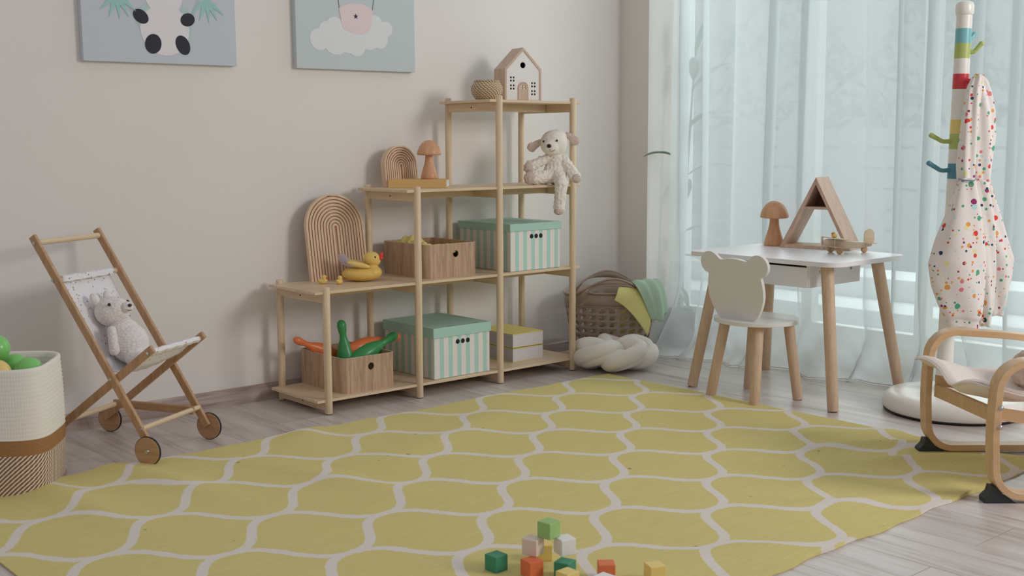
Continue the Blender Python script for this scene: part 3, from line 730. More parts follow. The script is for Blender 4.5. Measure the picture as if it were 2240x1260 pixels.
for r in range(rows):
    for c in range(NC):
        du = 2 * pi / NC; sh = 0.0
        cell(c * du + sh, (c + 1) * du + sh, z0_ + (z1_ - z0_) * r / rows, z0_ + (z1_ - z0_) * (r + 1) / rows, .66, .66, skew=.22)
# top band (rim rises into two handles, front and back)
def rimz(u):
    d = min(abs(((u + pi / 2 + pi) % (2 * pi)) - pi), abs(((u - pi / 2 + pi) % (2 * pi)) - pi)); t_ = max(0, 1 - d / 1.05)
    return 0.270 + 0.072 * (t_ * t_ * (3 - 2 * t_))
m = NC * 2; du = 2 * pi / NC
hset = set()
for side in (-pi / 2, pi / 2):
    ce = side % (2 * pi)
    # handle cell spans 6 columns
    c0 = round((ce - 3 * du) / du); n = 48; 
    uc = (c0 + 3) * du
    vo = []; vi = []
    for i in range(n):
        a = 2 * pi * i / n + pi / 4; c_, s_ = cos(a), sin(a); m_ = max(abs(c_), abs(s_)); px, pz = c_ / m_, s_ / m_
        uu = uc + px * 3 * du; vo.append(surf(uu, z1_ + (pz + 1) / 2 * (rimz(uu) - z1_)))
        vi.append(surf(uc + c_ * abs(c_) ** -.25 * 0.50 if abs(c_) > .05 else uc + c_ * .5, 0.289 + s_ * .0160 + .010 * (1 - (c_ * 1.0) ** 2)))
    b.add(vo + vi, [(i, (i + 1) % n, n + (i + 1) % n, n + i) for i in range(n)])
    for k in range(6): hset.add((c0 + k) % NC)
for c in range(NC):
    if c in hset: continue
    for q in range(4):
        ua = (c + q / 4) * du; ub = (c + (q + 1) / 4) * du
        b.add([surf(ua, z1_), surf(ub, z1_), surf(ub, rimz(ub)), surf(ua, rimz(ua))], [(0, 1, 2, 3)])
# base wall and bottom
for c in range(NC * 2):
    ua = c * du / 2; ub = (c + 1) * du / 2
    b.add([surf(ua, .002), surf(ub, .002), surf(ub, z0_), surf(ua, z0_)], [(0, 1, 2, 3)])
b.add([surf(c * du / 2, .004) for c in range(NC * 2)], [tuple(range(NC * 2))])
o = b.obj('basket_shell', lbm, lb, smooth=50, merge=True); md = o.modifiers.new('s', 'SOLIDIFY'); md.thickness = .0035; md.offset = -1
rim = MB(); rim.tube([surf(2 * pi * i / 120, rimz(2 * pi * i / 120)) * 1.0 + Vector((0, 0, 0)) for i in range(120)], .0042, 8, closed=True); rim.obj('rim', lbm, lb, smooth=180)
bd_ = MB(); bd_.tube([surf(2 * pi * i / 120, 0.226) * 1.0 for i in range(120)], .0028, 6, closed=True); bd_.obj('band', lbm, lb, smooth=180)
for side in (-pi / 2,):
    hp = []
    for i in range(48):
        a = 2 * pi * i / 48; c_, s_ = cos(a), sin(a)
        q = surf(side + (c_ * abs(c_) ** -.25 if abs(c_) > .05 else c_) * 0.53, 0.289 + s_ * .0180 + .010 * (1 - c_ * c_)); q.y -= .002; hp.append(q)
    MB().tube(hp, .0038, 6, closed=True).obj('handle_grip', lbm, lb, smooth=180)

def bez(ctrl, nu, nv, wr=None):
    from math import comb
    R, C = len(ctrl), len(ctrl[0])
    def fn(u, v):
        p = Vector((0, 0, 0))
        for i in range(R):
            bi = comb(R - 1, i) * u ** i * (1 - u) ** (R - 1 - i)
            for j in range(C): p += Vector(ctrl[i][j]) * (bi * comb(C - 1, j) * v ** j * (1 - v) ** (C - 1 - j))
        if wr: p += Vector(wr(u, v))
        return p
    return MB().grid(fn, nu, nv)
yc = m_plain('yellow_cotton', P(206, 198, 120), 0.95, 0.1, noise=.04, nscale=60, bump=.2)
gc = m_plain('sage_cotton', P(158, 182, 158), 0.95, 0.1, noise=.05, nscale=60, bump=.2)
L2W = Matrix.Translation(Vector(LB)) @ Matrix.Rotation(AZ, 4, 'Z')
def cloth(name, ctrl, mat, label, wr, cat='cloth'):
    o = bez(ctrl, 44, 40, wr).obj(name, mat, smooth=180, solid=.003, sub=0); o.location = LB; o.rotation_euler = (0, 0, AZ); return tag(o, label, cat)
cloth('yellow_garment', [[(.045, .02, .18), (.075, .02, .18), (.105, .02, .18), (.12, .02, .18)], [(.030, -.09, .33), (.06, -.09, .36), (.09, -.09, .36), (.11, -.08, .34)],
    [(.022, -.185, .345), (.06, -.185, .35), (.10, -.175, .34), (.12, -.15, .32)], [(.012, -.182, .275), (.06, -.186, .245), (.12, -.168, .225), (.185, -.125, .215)], [(.000, -.180, .262), (.05, -.186, .235), (.09, -.176, .19), (.138, -.156, .112)]],
    yc, 'pale yellow cotton garment hanging over the front rim of the laundry basket', lambda u, v: (0, -.006 * sin(v * 9 + u * 2) * u, 0))
cloth('green_garment', [[(.06, .05, .16), (.08, .05, .16), (.12, .05, .16), (.15, .06, .16)], [(.065, -.06, .37), (.10, -.06, .385), (.13, -.03, .385), (.17, .02, .36)],
    [(.070, -.175, .36), (.10, -.175, .375), (.17, -.13, .37), (.20, -.02, .355)], [(.100, -.185, .30), (.14, -.175, .30), (.215, -.12, .31), (.225, -.03, .30)], [(.150, -.15, .195), (.17, -.15, .150), (.225, -.10, .165), (.235, -.03, .21)]],
    gc, 'sage green cotton garment hanging over the right end of the laundry basket', lambda u, v: (.004 * sin(v * 20 + u * 3) * u, -.008 * sin(v * 8 + u * 2.5 + 1) * u, .006 * sin(v * 17 - u * 4) * u))
cloth('folded_garment', [[(.0, .0, .02), (.06, -.02, .015), (.12, -.01, .02)], [(.01, -.06, .11), (.06, -.09, .13), (.13, -.05, .12)], [(.03, .0, .26), (.09, -.06, .27), (.14, -.03, .26)]], yc,
      'yellow fabric lying inside the laundry basket, glimpsed through its holes', lambda u, v: (0, .006 * sin(v * 12 + u * 9), 0))

# ------------------------------------------------------------------ knotted floor pillow
kp = MB(); cen = Vector((1.262, -0.090, 0.0))
def knot(t_, off):
    R_, a_ = .087, .038
    rr = R_ + a_ * cos(3 * t_ / 2 * 1.0 * 1.0 + 0) ; 
    z = .058 + .026 * sin(3 * t_ / 2 * 1.0)
    return rr, z
for off in (-1, 1):
    pts = []
    for i in range(220):
        t_ = 4 * pi * i / 220; ph = 2.5 * t_ + .3
        th_ = t_ + .13 * sin(2 * ph)
        w = .016 * off
        rr = .086 + .036 * cos(ph) + w * cos(ph * .5 + 1) * .9; z = .062 + .026 * sin(ph) + w * sin(ph * .5 + 1) * .7
        pts.append((rr * 1.12 * cos(th_), rr * .95 * sin(th_), z))
    kp.tube(pts, .031, 16, closed=True)
kob = kp.obj('knot_pillow', m_plain('white_velvet', P(222, 216, 206), 0.8, 0.2, noise=.02, bump=.05, nscale=200), smooth=180, loc=cen, merge=True)
kob.rotation_euler = (0, 0, AZ + .2); tag(kob, 'white braided knot pillow lying on the floor in front of the laundry basket', 'pillow')

# ------------------------------------------------------------------ white table
tb = thing('kids_table', 'white child table with rounded corners and four splayed beech legs', 'table', (1.45, -0.790, 0.0))
MB().prism(rrect(-.225, .225, -.315, .315, .055, 8), [], .481, .497, lambda a, b_, c: (a, b_, c)).obj('tabletop', table_white, tb, smooth=30, bevel=.0015)
feet = [(-.189, -.300), (.250, -.285), (-.218, .278), (.242, .293)]; topc = [(-.150, -.235), (.150, -.235), (-.150, .215), (.150, .215)]
for f_, t_ in zip(feet, topc):
    MB().cyl((f_[0], f_[1], .001), (t_[0], t_[1], .4805), .0185, .0215, 28, .003).obj('leg', beech['z'], tb)
    MB().cyl((f_[0], f_[1], 0), (f_[0], f_[1], .002), .013, n=20).obj('foot_pad', m_plain('felt', P(90, 60, 50), .9), tb)
bx = MB().box(-.185, .12, -.190, -.178, .402, .481).box(-.185, .12, .178, .190, .402, .481).box(.108, .12, -.178, .178, .402, .481).box(-.175, .12, -.178, .178, .402, .406)
bx.obj('drawer_housing', table_white, tb, smooth=0, bevel=.0006)
dw = MB().box(-.190, -.178, -.186, .186, .402, .470).obj('drawer_front', table_white, tb, smooth=0, bevel=.001)
for x in (-.12, .06):
    MB().cyl((x, -.1905, .452), (x, -.192, .452), .0055, n=18).obj('screw', steel, tb)
    MB().cyl((x, -.192, .452), (x, -.1922, .452), .003, n=12).obj('screw_hole', dark, tb)

# ------------------------------------------------------------------ bear chair
ch = thing('kids_chair', 'small white child chair with bear-head backrest and beech legs before the table', 'chair', (1.250, -0.780, 0.0), radians(-4))
MB().prism(circ(0, 0, .142, 48, .150), [], .270, .284, lambda a, b_, c: (a, b_, c)).obj('seat', white_paint, ch, smooth=30, bevel=.002)
for f_, t_ in zip([(-.105, -.090), (-.108, .108), (.088, -.118), (.100, .118)], [(-.070, -.070), (-.075, .075), (.068, -.085), (.072, .075)]):
    MB().cyl((f_[0], f_[1], .001), (t_[0], t_[1], .2698), .0175, .0185, 28, .003).obj('leg', beech['z'], ch)
    MB().cyl((f_[0], f_[1], 0), (f_[0], f_[1], .002), .0125, n=20).obj('foot_pad', m_plain('felt', P(90, 60, 50), .9), ch)
# bear outline from local half profile (y, z), z above the seat
def bear_outline():
    pts = []
    half = [(0.0, 0.0), (.052, 0.0), (.068, .004), (.085, .03), (.097, .062), (.100, .090), (.097, .118), (.092, .134)]
    ear = [(.086 + .0345 * cos(a), .167 + .0345 * sin(a)) for a in [radians(x) for x in range(-58, 151, 12)]]
    top = [(.046, .178), (.024, .183), (0, .185)]
    h = half + ear + top
    o = h + [(-x, z) for x, z in reversed(h[1:-1])]
    for _ in range(2):
        q = []
        for i in range(len(o)):
            a_, b_ = o[i], o[(i + 1) % len(o)]; q += [(a_[0] * .75 + b_[0] * .25, a_[1] * .75 + b_[1] * .25), (a_[0] * .25 + b_[0] * .75, a_[1] * .25 + b_[1] * .75)]
        o = q
    return o
bo = bear_outline()
Tb = Matrix.Rotation(radians(-7), 4, 'Y')
MB().prism(bo, [], -.006, .006, lambda a, b_, c: tuple(Vector((-.083, .01, .284)) + Tb @ Vector((c, a * 1.25, b_ * 1.15)))).obj('backrest', white_paint, ch, smooth=30, bevel=.0025)

# ------------------------------------------------------------------ triangle shelf
fa = Vector((1.578, -0.630, .4972)); fb = Vector((1.638, -0.890, .4972)); dv = (fb - fa); tl = dv.length
tri = thing('triangle_shelf', 'triangular wooden shelf like a small A-frame house standing on the white table', 'shelf', tuple(fa), atan2(dv.y, dv.x) )
W, Hh, D = 0.270, 0.262, 0.125
thk = .012
o_ = [(0, 0), (W, 0), (W / 2, Hh)]
def inset(t_):
    s = Hh / (W / 2); L = sqrt(1 + s * s); return [(t_ * (L + 1) / s, t_), (W - t_ * (L + 1) / s, t_), (W / 2, Hh - t_ * L)]
i2 = inset(thk)
fy = lambda a, b_, c: (a, c, b_)
b = MB()
for i in range(3):
    j = (i + 1) % 3; b_ = MB().prism([o_[i], o_[j], i2[j], i2[i]], [], 0, D, fy); b_.obj('panel', m_wood('panel_pink_wood', P(196, 164, 142), P(172, 138, 116), 'z', 8, 6, .5) if i else palew, tri, smooth=0, bevel=.0006)
zs = .145; xl = i2[0][0] + (zs - thk) / ((i2[2][1] - thk) / (W / 2 - i2[0][0]))
MB().prism([(xl, zs), (W - xl, zs), (W - xl - .004, zs + .009), (xl + .004, zs + .009)], [], 0.002, D, fy).obj('inner_shelf', palew, tri, smooth=0)
MB().prism([(xl, zs), (W - xl, zs), (W / 2, i2[2][1])], [], D - .006, D - .001, fy).obj('back_panel', m_wood('panel_brown', P(150, 112, 88), P(126, 88, 66), 'z', 8, 6, .5), tri, smooth=0)

# ------------------------------------------------------------------ toy plane
pl0 = Vector((1.535, -0.905, 0.497)); pa = atan2(-.06, .10)
tp = thing('toy_plane', 'pale plywood toy biplane with round wheels on the white table', 'toy plane', tuple(pl0), pa)
ply = m_wood('plywood_pale', P(208, 190, 162), P(184, 162, 130), 'x', 12, 8, .5)
MB().prism([(-.045, .030), (-.030, .022), (.02, .017), (.085, .018), (.125, .024), (.128, .036), (.06, .040), (.02, .046), (-.03, .050), (-.045, .046)], [], -.016, .016).obj('fuselage', ply, tp, smooth=0, bevel=.002)
T = Matrix.Rotation(radians(6), 4, 'Y')
MB().prism(rrect(-.040, .020, -.058, .058, .010, 5), [], .050, .053, lambda a, b_, c: tuple(T @ Vector((a, b_, c)))).obj('upper_wing', ply, tp, smooth=30)
MB().prism(rrect(-.036, .016, -.056, .056, .010, 5), [], .021, .024, lambda a, b_, c: tuple(T @ Vector((a, b_, c)))).obj('lower_wing', ply, tp, smooth=30)
for x in (-.03, .01):
    for y in (-.048, .048): MB().cyl((x, y, .022 - x * .1), (x, y, .051 - x * .1), .0014, n=8).obj('strut', ply, tp)
for x, y, r in ((-.005, -.036, .0125), (-.005, .036, .0125), (.105, 0, .0115)):
    MB().lathe([(0, -.006), (r * .8, -.006), (r, -.003), (r, .003), (r * .8, .006), (0, .006)], 24, (0, 0, 0), Matrix.Translation((x, y, r)) @ Matrix.Rotation(pi / 2, 4, 'X')).obj('wheel', m_wood('wheel_wood', P(204, 166, 126), P(184, 142, 100), 'z', 10, 5, .4), tp, smooth=40)
MB().cyl((-.005, -.036, .0125), (-.005, .036, .0125), .002, n=8).obj('axle', ply, tp)
MB().box(.100, .110, -.004, .004, .010, .028).obj('tail_strut', ply, tp)
MB().prism(arch(.042, .048, 16, .122, .036), [], -.0015, .0015, lambda a, b_, c: tuple(Vector((.122, 0, 0)) + Matrix.Rotation(radians(8), 4, 'Z') @ Vector((a - .122, c, b_)))).obj('tail_fin', ply, tp, smooth=30)
MB().prism(rrect(.098, .138, -.036, .036, .008, 5), [], .0335, .036, lambda a, b_, c: (a, b_, c)).obj('tail_plane', ply, tp, smooth=30)
MB().cyl((-.045, 0, .038), (-.054, 0, .038), .011, .008, 20).obj('nose_cone', ply, tp)
MB().box(-.058, -.055, -.004, .004, .018, .058).obj('propeller', ply, tp, bevel=.001)
small_duck(tuple(pl0 + Matrix.Rotation(pa, 3, 'Z') @ Vector((-.004, 0.01, .0535))), pa + pi + .2, .66, 'tiny yellow rubber duck riding on top of the toy plane')

# ------------------------------------------------------------------ coat stand
SB = Vector((1.566, -1.345, 0.0))
cs = thing('coat_stand', 'white coat stand with coloured bands and hooks and a heavy round base', 'coat stand', tuple(SB))
cream = m_plain('cream_lacquer', P(212, 208, 198), 0.3, .5)
MB().lathe([(0, .004), (.212, .004), (.220, .012), (.223, .026), (.219, .044), (.204, .058), (.185, .063), (.150, .066), (.10, .069), (.05, .073), (.036, .08), (.030, .10), (0, .10)], 72).obj('base', cream, cs, smooth=50)
MB().lathe([(0, 0), (.216, 0), (.219, .004), (.219, .008), (0, .008)], 72).obj('base_ring', black, cs)
top = Vector((-.012, .0105, 1.292)); bot = Vector((-.025, .021, .06))
def ax(z): f = (z - .06) / (1.292 - .06); return bot.lerp(top, f)
def band(z0, z1, col, name='band', r=None):
    r = r or .0245
    MB().cyl(ax(z0), ax(z1), r - .0 + .002 * (1 - z0 / 1.3), r + .002 * (1 - z1 / 1.3), 36).obj(name, m_plain('lacquer_%d_%d_%d' % col, P(*col), .3, .5), cs)
bands = [(.06, .600, None), (.600, .638, (180, 40, 90)), (.638, .767, None), (.767, .816, (66, 128, 148)), (.816, .862, None), (.862, .911, (158, 172, 84)), (.911, .956, (222, 196, 96)), (.956, 1.053, None), (1.053, 1.101, (190, 34, 44)), (1.101, 1.149, None),
         (1.149, 1.197, (158, 172, 84)), (1.197, 1.243, (104, 168, 172)), (1.243, 1.285, None)]
for z0, z1, c in bands: band(z0, z1, c or (214, 210, 202), 'pole_section' if c is None else 'colour_band')
b = MB(); c0 = ax(1.285)
b.lathe([(.024, 0), (.0275, .004), (.0285, .012), (.0285, .03), (.025, .039), (.014, .044), (0, .045)], 36, tuple(c0)); b.obj('top_cap', cream, cs, smooth=50)
def hook(z, d, L, col, up_=.02):
    a = ax(z); d = Vector(d).normalized(); pts = []
    for i in range(9):
        t_ = i / 8; pts.append(a + d * (.018 + L * t_) + Vector((0, 0, up_ * max(0, t_ - .45) * 1.8 - .003 * t_)))
    rr = [.0085 - .001 * sin(pi * t / 8) for t in range(9)]; rr[-1] = .0085
    b = MB(); b.tube(pts, rr, 14); b.ell(pts[-1], .0088); blob(b, 'hook', m_plain('hook_%d_%d_%d' % col, P(*col), .3, .5), cs, .002, 3)
Rv = Vector((.752, -.659, 0)); Fv = Vector((.659, .752, 0))
hook(1.213, Rv * .95 + Fv * .4, .028, (104, 168, 172), .018)
hook(1.170, Rv * .92 - Fv * .3, .038, (158, 172, 84), .028)
hook(1.078, Rv * .72 - Fv * .7, .050, (190, 34, 44), .014)
hook(.888, -Rv * .98 - Fv * .1, .070, (158, 172, 84), .022)
hook(.795, -Rv * .98 - Fv * .2, .078, (66, 128, 148), .026)

# hoodie hanging from the red hook
def m_dots():
    t = NT('hoodie_print'); tc = t.n('ShaderNodeTexCoord'); base = P(222, 214, 208); c = base
    nz = t.n('ShaderNodeTexNoise', Scale=60.0, Detail=1.0); t.l(tc.outputs['Object'], nz.inputs['Vector'])
    def layer(c, scale, thr, keep, off, rnd=1.0):
        mp = t.n('ShaderNodeMapping'); mp.inputs['Location'].default_value = off; t.l(tc.outputs['Object'], mp.inputs[0])
        ad = t.mix(0.012, mp.outputs[0], nz.outputs[1], 'ADD') if False else mp.outputs[0]
        vo = t.n('ShaderNodeTexVoronoi', Scale=scale, Randomness=rnd); t.l(ad, vo.inputs['Vector'])
        sp = t.n('ShaderNodeSeparateColor'); t.l(vo.outputs['Color'], sp.inputs[0])
        dd = t.math('ADD', vo.outputs['Distance'], t.math('MULTIPLY', t.math('SUBTRACT', nz.outputs[0], .5), .22))
        f = t.math('MULTIPLY', t.math('LESS_THAN', dd, t.math('MULTIPLY', t.math('ADD', t.math('MULTIPLY', sp.outputs[1], .5), .75), thr)), t.math('LESS_THAN', sp.outputs[2], keep))
        cr = t.ramp(sp.outputs[0], [(0.0, P(208, 56, 44)), (.14, P(222, 152, 60)), (.3, P(40, 70, 98)), (.46, P(70, 156, 118)), (.62, P(240, 130, 132)), (.74, P(142, 48, 98)), (.86, P(166, 204, 202)), (.94, P(226, 216, 148))], 'CONSTANT')
        return t.mix(f, c, cr)
    c = layer(c, 36.0, .28, .60, (0, 0, 0)); c = layer(c, 78.0, .32, .40, (3.3, 1.2, .7), .6)
    t.bump(nz.outputs[0], .1, .001)
    return t.set(c, .9, .1)
hoodm = m_dots()
hd_ = thing('hoodie', 'white child hoodie with a multicoloured paint-dot print hanging from the red hook', 'hoodie', tuple(SB), AZ)
# lofts given as (z, x_left, x_right, depth) in px/py of the photo converted at the stand: x=(px-2078)*.00159
def loft(secs, name, yoff, ph, fold=.006, nf=5):
    b = MB(); n_ = 40; rr = []
    fine = []
    for k in range(len(secs) - 1):
        for q in range(5):
            f = q / 5; s0 = secs[k]; s1 = secs[k + 1]
            fine.append([s0[i] + (s1[i] - s0[i]) * f for i in range(4)])
    fine.append(list(secs[-1]))
    for (py, xl, xr, dp) in fine:
        z = 1.1 - (py - 160) * .001453; pc = 2101 + 30 * z; x0 = (xl - pc) * .00147; x1 = (xr - pc) * .00147; cx = (x0 + x1) / 2; w = (x1 - x0) / 2; row = []
        for i in range(n_):
            a = 2 * pi * i / n_; kf = 1 + (fold / max(w, .01)) * sin(nf * a + ph + z * 14)
            row.append(Vector((cx + w * kf * cos(a), yoff + dp * kf * sin(a) * (1 if sin(a) > 0 else 1), z + .004 * sin(3 * a + ph))))
        rr.append(row)
    b.ring(rr); return b.obj(name, hoodm, hd_, smooth=180, sub=1)
loft([(163, 2134, 2146, .006), (172, 2126, 2148, .016), (195, 2116, 2144, .021), (240, 2109, 2140, .023), (300, 2101, 2136, .024), (360, 2094, 2131, .025), (392, 2095, 2129, .022)], 'hood', -.074, .3, .004, 5)
loft([(164, 2138, 2150, .008), (176, 2134, 2161, .016), (200, 2132, 2169, .021), (240, 2131, 2177, .024), (300, 2124, 2179, .026), (350, 2122, 2173, .026), (396, 2130, 2170, .022)], 'hood_back', -.056, 1.7, .005, 5)
loft([(386, 2097, 2130, .024), (400, 2092, 2132, .026), (450, 2074, 2140, .036), (520, 2046, 2146, .046), (572, 2031, 2150, .048), (620, 2036, 2150, .046), (665, 2050, 2149, .040), (690, 2062, 2147, .036), (698, 2066, 2141, .03), (716, 2068, 2138, .028)], 'front_panel', -.085, 1.2, .005, 4)
loft([(386, 2130, 2166, .022), (430, 2134, 2172, .026), (500, 2138, 2180, .028), (600, 2141, 2180, .028), (680, 2143, 2178, .025), (690, 2146, 2174, .020), (716, 2148, 2172, .018)], 'inner_sleeve', -.055, 2.2, .004, 4)
loft([(380, 2142, 2172, .020), (420, 2148, 2182, .026), (480, 2152, 2200, .032), (540, 2158, 2217, .034), (566, 2162, 2226, .034), (600, 2168, 2224, .032), (650, 2172, 2216, .028), (672, 2176, 2210, .022), (694, 2178, 2202, .020)], 'outer_sleeve', -.035, .8, .004, 4)
cz = 1.1 - (388 - 160) * .001453
MB().tube([((q - 2124.5) * .00147, yy_, cz + zz_) for q, yy_, zz_ in ((2094, -.085, 0), (2100, -.112, -.003), (2120, -.114, -.004), (2131, -.09, -.001))], .0022, 8).obj('cuff_band', m_plain('band_teal', P(120, 140, 150), .8), hd_, smooth=180)

# ------------------------------------------------------------------ bentwood armchair
A0 = Vector((1.035, -1.56, 0.006))
ac = thing('kids_armchair', 'child-size bentwood armchair of light birch at the right edge of the rug', 'armchair', tuple(A0), atan2(-.659, .752))
# local x: back (right in photo); local -y: toward the camera
def side_frame(y):
    pts = []
    r = .072; x0, x1, zt, zb = -.012, .62, .345, .010
    pts.append((x1, y, zb)); 
    for i in range(11):
        a = -pi / 2 - pi / 2 * i / 10; pts.append((x0 + r + r * cos(a), y, zb + r + r * sin(a)))
    for i in range(6): pts.append((x0 - .004 * sin(pi * (i + 1) / 7), y, zb + r + (zt - zb - 2 * r) * (i + 1) / 7))
    for i in range(11):
        a = pi - pi / 2 * i / 10; pts.append((x0 + r + r * cos(a), y, zt - r + r * sin(a)))
    pts += [(.20, y, zt - .010), (.35, y, zt - .028), (x1, y, zt - .06)]
    MB().sweep(pts, (0, 1, 0), .046, .018).obj('side_frame', bentply, ac, smooth=40, bevel=.0015)
    MB().sweep([(x1, y, zb - .009), (x1, y, zt - .05)], (0, 1, 0), .04, .018).obj('rear_upright', bentply, ac, smooth=0)
    MB().prism([(-.035, -.006), (.045, -.006), (.030, .004), (.012, .014), (-.004, .034), (-.018, .036), (-.022, .020), (-.036, .006)], [], y - .018, y + .018).obj('rubber_foot', rubber, ac, smooth=30, bevel=.001)
for y in (0.0, -.468): side_frame(y)
def railz(y): return .178 + (.203 - .178) * (-y / .468)
MB().add([Vector((x, y, railz(y) + dz)) for y in (-.020, -.448) for (x, dz) in ((.0, -.018), (.014, -.018), (.014, .018), (.0, .018))], [(0, 1, 2, 3), (4, 7, 6, 5), (0, 4, 5, 1), (1, 5, 6, 2), (2, 6, 7, 3), (3, 7, 4, 0)]).obj('front_rail', bentply, ac, smooth=0, bevel=.001)
for y in (-.03, -.438): MB().prism([(-.0, .195), (.50, .125), (.50, .150), (-.0, .225)], [], y - .007, y + .007).obj('seat_rail', bentply, ac, smooth=0)
for z in (.236, .188):
    MB().lathe([(0, -.004), (.0065, -.004), (.006, 0), (.003, .003), (0, .0035)], 18, (0, 0, 0), Matrix.Translation((-.008, -.492, z)) @ Matrix.Rotation(pi / 2, 4, 'X')).obj('bolt', steel, ac, smooth=40)
cm = m_plain('cushion_cream', P(216, 204, 194), .9, .1, noise=.03, nscale=90, bump=.15)
cush = thing('seat_cushion', 'thin cream fabric cushion on the seat of the bentwood armchair', 'cushion', tuple(A0), atan2(-.659, .752))
def cz_(u, v, top):
    x = -.055 + u * .56; y = -.022 - v * .424
    z = .262 - .09 * u ** 1.1 + .012 * v + .012 * math.exp(-((u) / .05) ** 2) - .018 * math.exp(-((v - .62) / .12) ** 2) * (1 - u) + .010 * sin(v * 7) * (1 - u) + (.004 * sin(u * 20))
    e = min(1, min(v, 1 - v) / .07) ** .5 * min(1, u / .03 + .02) ** .5
    return (x, y, z + (.009 * e if top else -.018 * e))
b = MB(); b.grid(lambda u, v: cz_(u, v, True), 50, 50); n_ = len(b.v); b.grid(lambda u, v: cz_(u, v, False), 50, 50)
ed = [i * 51 for i in range(51)] + [50 * 51 + j for j in range(1, 51)] + [i * 51 + 50 for i in range(49, -1, -1)] + [j for j in range(49, 0, -1)]
for i in range(len(ed)): a_, c_ = ed[i], ed[(i + 1) % len(ed)]; b.f.append((a_, c_, c_ + n_, a_ + n_))
b.obj('cushion_pad', cm, cush, smooth=60)
pipe = [Vector(cz_(0.0, i / 20, True)) + Vector((-.002, 0, -.004)) for i in range(21)]
MB().tube(pipe + [Vector(cz_(i / 10, 1, True)) + Vector((0, -.002, -.004)) for i in range(1, 11)], .003, 8).obj('piping', cm, cush, smooth=180)
b = MB(); b.ell((0, 0, .055), (.085, .075, .058)).ell((.03, -.01, .10), (.05, .05, .04))
pz = blob(b, 'plush_cushion', m_plain('teddy_taupe', P(184, 164, 146), .95, .1, noise=.25, nscale=110, bump=.7), None, .004, 3, ('VORONOI', .010, .010), loc=tuple(A0 + Matrix.Rotation(atan2(-.659, .752), 3, 'Z') @ Vector((.195, -.25, .228))))
tag(pz, 'curly taupe plush cushion on the armchair seat, cut by the right edge of the photo', 'plush toy')

# ------------------------------------------------------------------ doll stroller
so = Vector((-0.693, -0.185, 0)); sa = atan2(-.86, .51)
stl = thing('doll_stroller', 'wooden doll stroller with a speckled white fabric seat by the wall', 'doll stroller', tuple(so), sa)
# local x = forward (u), local y = across (v = +)
WD = .279; hx0, hz0 = -.362, .625
def barp(p0, p1, y, w, th, name='frame_bar', axis='x'):
    p0 = Vector((p0[0], y, p0[1])); p1 = Vector((p1[0], y, p1[1])); d = (p1 - p0).normalized()
    MB().sweep([p0 - d * .008, p1 + d * .008], (0, 1, 0), th, w).obj(name, strollw['z'], stl, smooth=0, bevel=.002)
for y, s_ in ((0.0, 1), (WD, -1)):
    barp((hx0, hz0), (-.006, .052), y, .022, .0125)
    barp((.0, .322), (-.358, .050), y + s_ * .0135, .022, .0125)
def rod(x, z, r=.0085, y0=.0, y1=WD, name='cross_rod', m=None): MB().cyl((x, y0, z), (x, y1, z), r, n=20).obj(name, m or bamboo['y'], stl)
rod(hx0 + .006, hz0 - .012, .0085, name='handle'); rod(-.300, .508); rod(-.030, .100, .0075); rod(-.300, .100, .0075, .013, WD - .013); rod(-.006, .314, .007, .013, WD - .013)
MB().sweep([(-.308, WD - .034, .102), (-.022, WD - .034, .098)], (0, 1, 0), .010, .026).obj('side_strut', strollw['x'], stl, smooth=0, bevel=.005, seg=4)
tyre = m_plain('tyre_black', (.02, .02, .02, 1), .6)
for x, y, s_ in ((-.004, -.014, -1), (-.004, WD + .014, 1), (-.352, -.004, -1), (-.352, WD + .004, 1)):
    Tm = Matrix.Translation((x, y, .0415)) @ Matrix.Rotation(pi / 2, 4, 'X')
    w_ = MB().lathe([(0, -.005), (.039, -.005), (.0395, -.004), (.0395, .004), (.039, .005), (0, .005)], 44, T=Tm).obj('wheel', strollw['x'], stl, smooth=40)
    MB().lathe([(.0385, -.0035), (.0412, -.003), (.0412, .003), (.0385, .0035)], 44, T=Tm).obj('tyre', tyre, w_, smooth=40)
    MB().cyl((x, y + s_ * .0045, .0415), (x, y + s_ * .0085, .0415), .0075, .006, 12).obj('hub', steel, w_)
for x, z in ((hx0 + .006, hz0 - .012), (-.300, .508), (-.030, .100), (-.122, .236)):
    for y, s_ in ((0, -1), (WD, 1)): MB().cyl((x, y + s_ * .006, z), (x, y + s_ * .009, z), .0042, n=14).obj('bolt', steel, stl)
for x, z in ((-.006, .314), (-.300, .100)):
    for y, s_ in ((.0135, -1), (WD - .0135, 1)): MB().cyl((x, y + s_ * .006, z), (x, y + s_ * .009, z), .0042, n=14).obj('bolt', steel, stl)
def m_speck():
    t = NT('speckled_cotton'); tc = t.n('ShaderNodeTexCoord')
    vo = t.n('ShaderNodeTexVoronoi', Scale=95.0); t.l(tc.outputs['Object'], vo.inputs['Vector']); sp = t.n('ShaderNodeSeparateColor'); t.l(vo.outputs['Color'], sp.inputs[0])
    f = t.math('LESS_THAN', vo.outputs['Distance'], t.math('MULTIPLY', sp.outputs[1], .30))
    c = t.mix(f, P(208, 206, 208), t.mix(sp.outputs[0], P(120, 116, 124), P(180, 152, 136)))
    return t.set(c, .9, .1)
speck = m_speck()
sl = [(-.291, .500), (-.292, .516), (-.302, .5175), (-.310, .510), (-.306, .495), (-.275, .440), (-.245, .385), (-.215, .330), (-.185, .285), (-.150, .255), (-.110, .250), (-.070, .270), (-.035, .300), (-.012, .321), (-.002, .322), (.002, .314), (-.006, .305)]
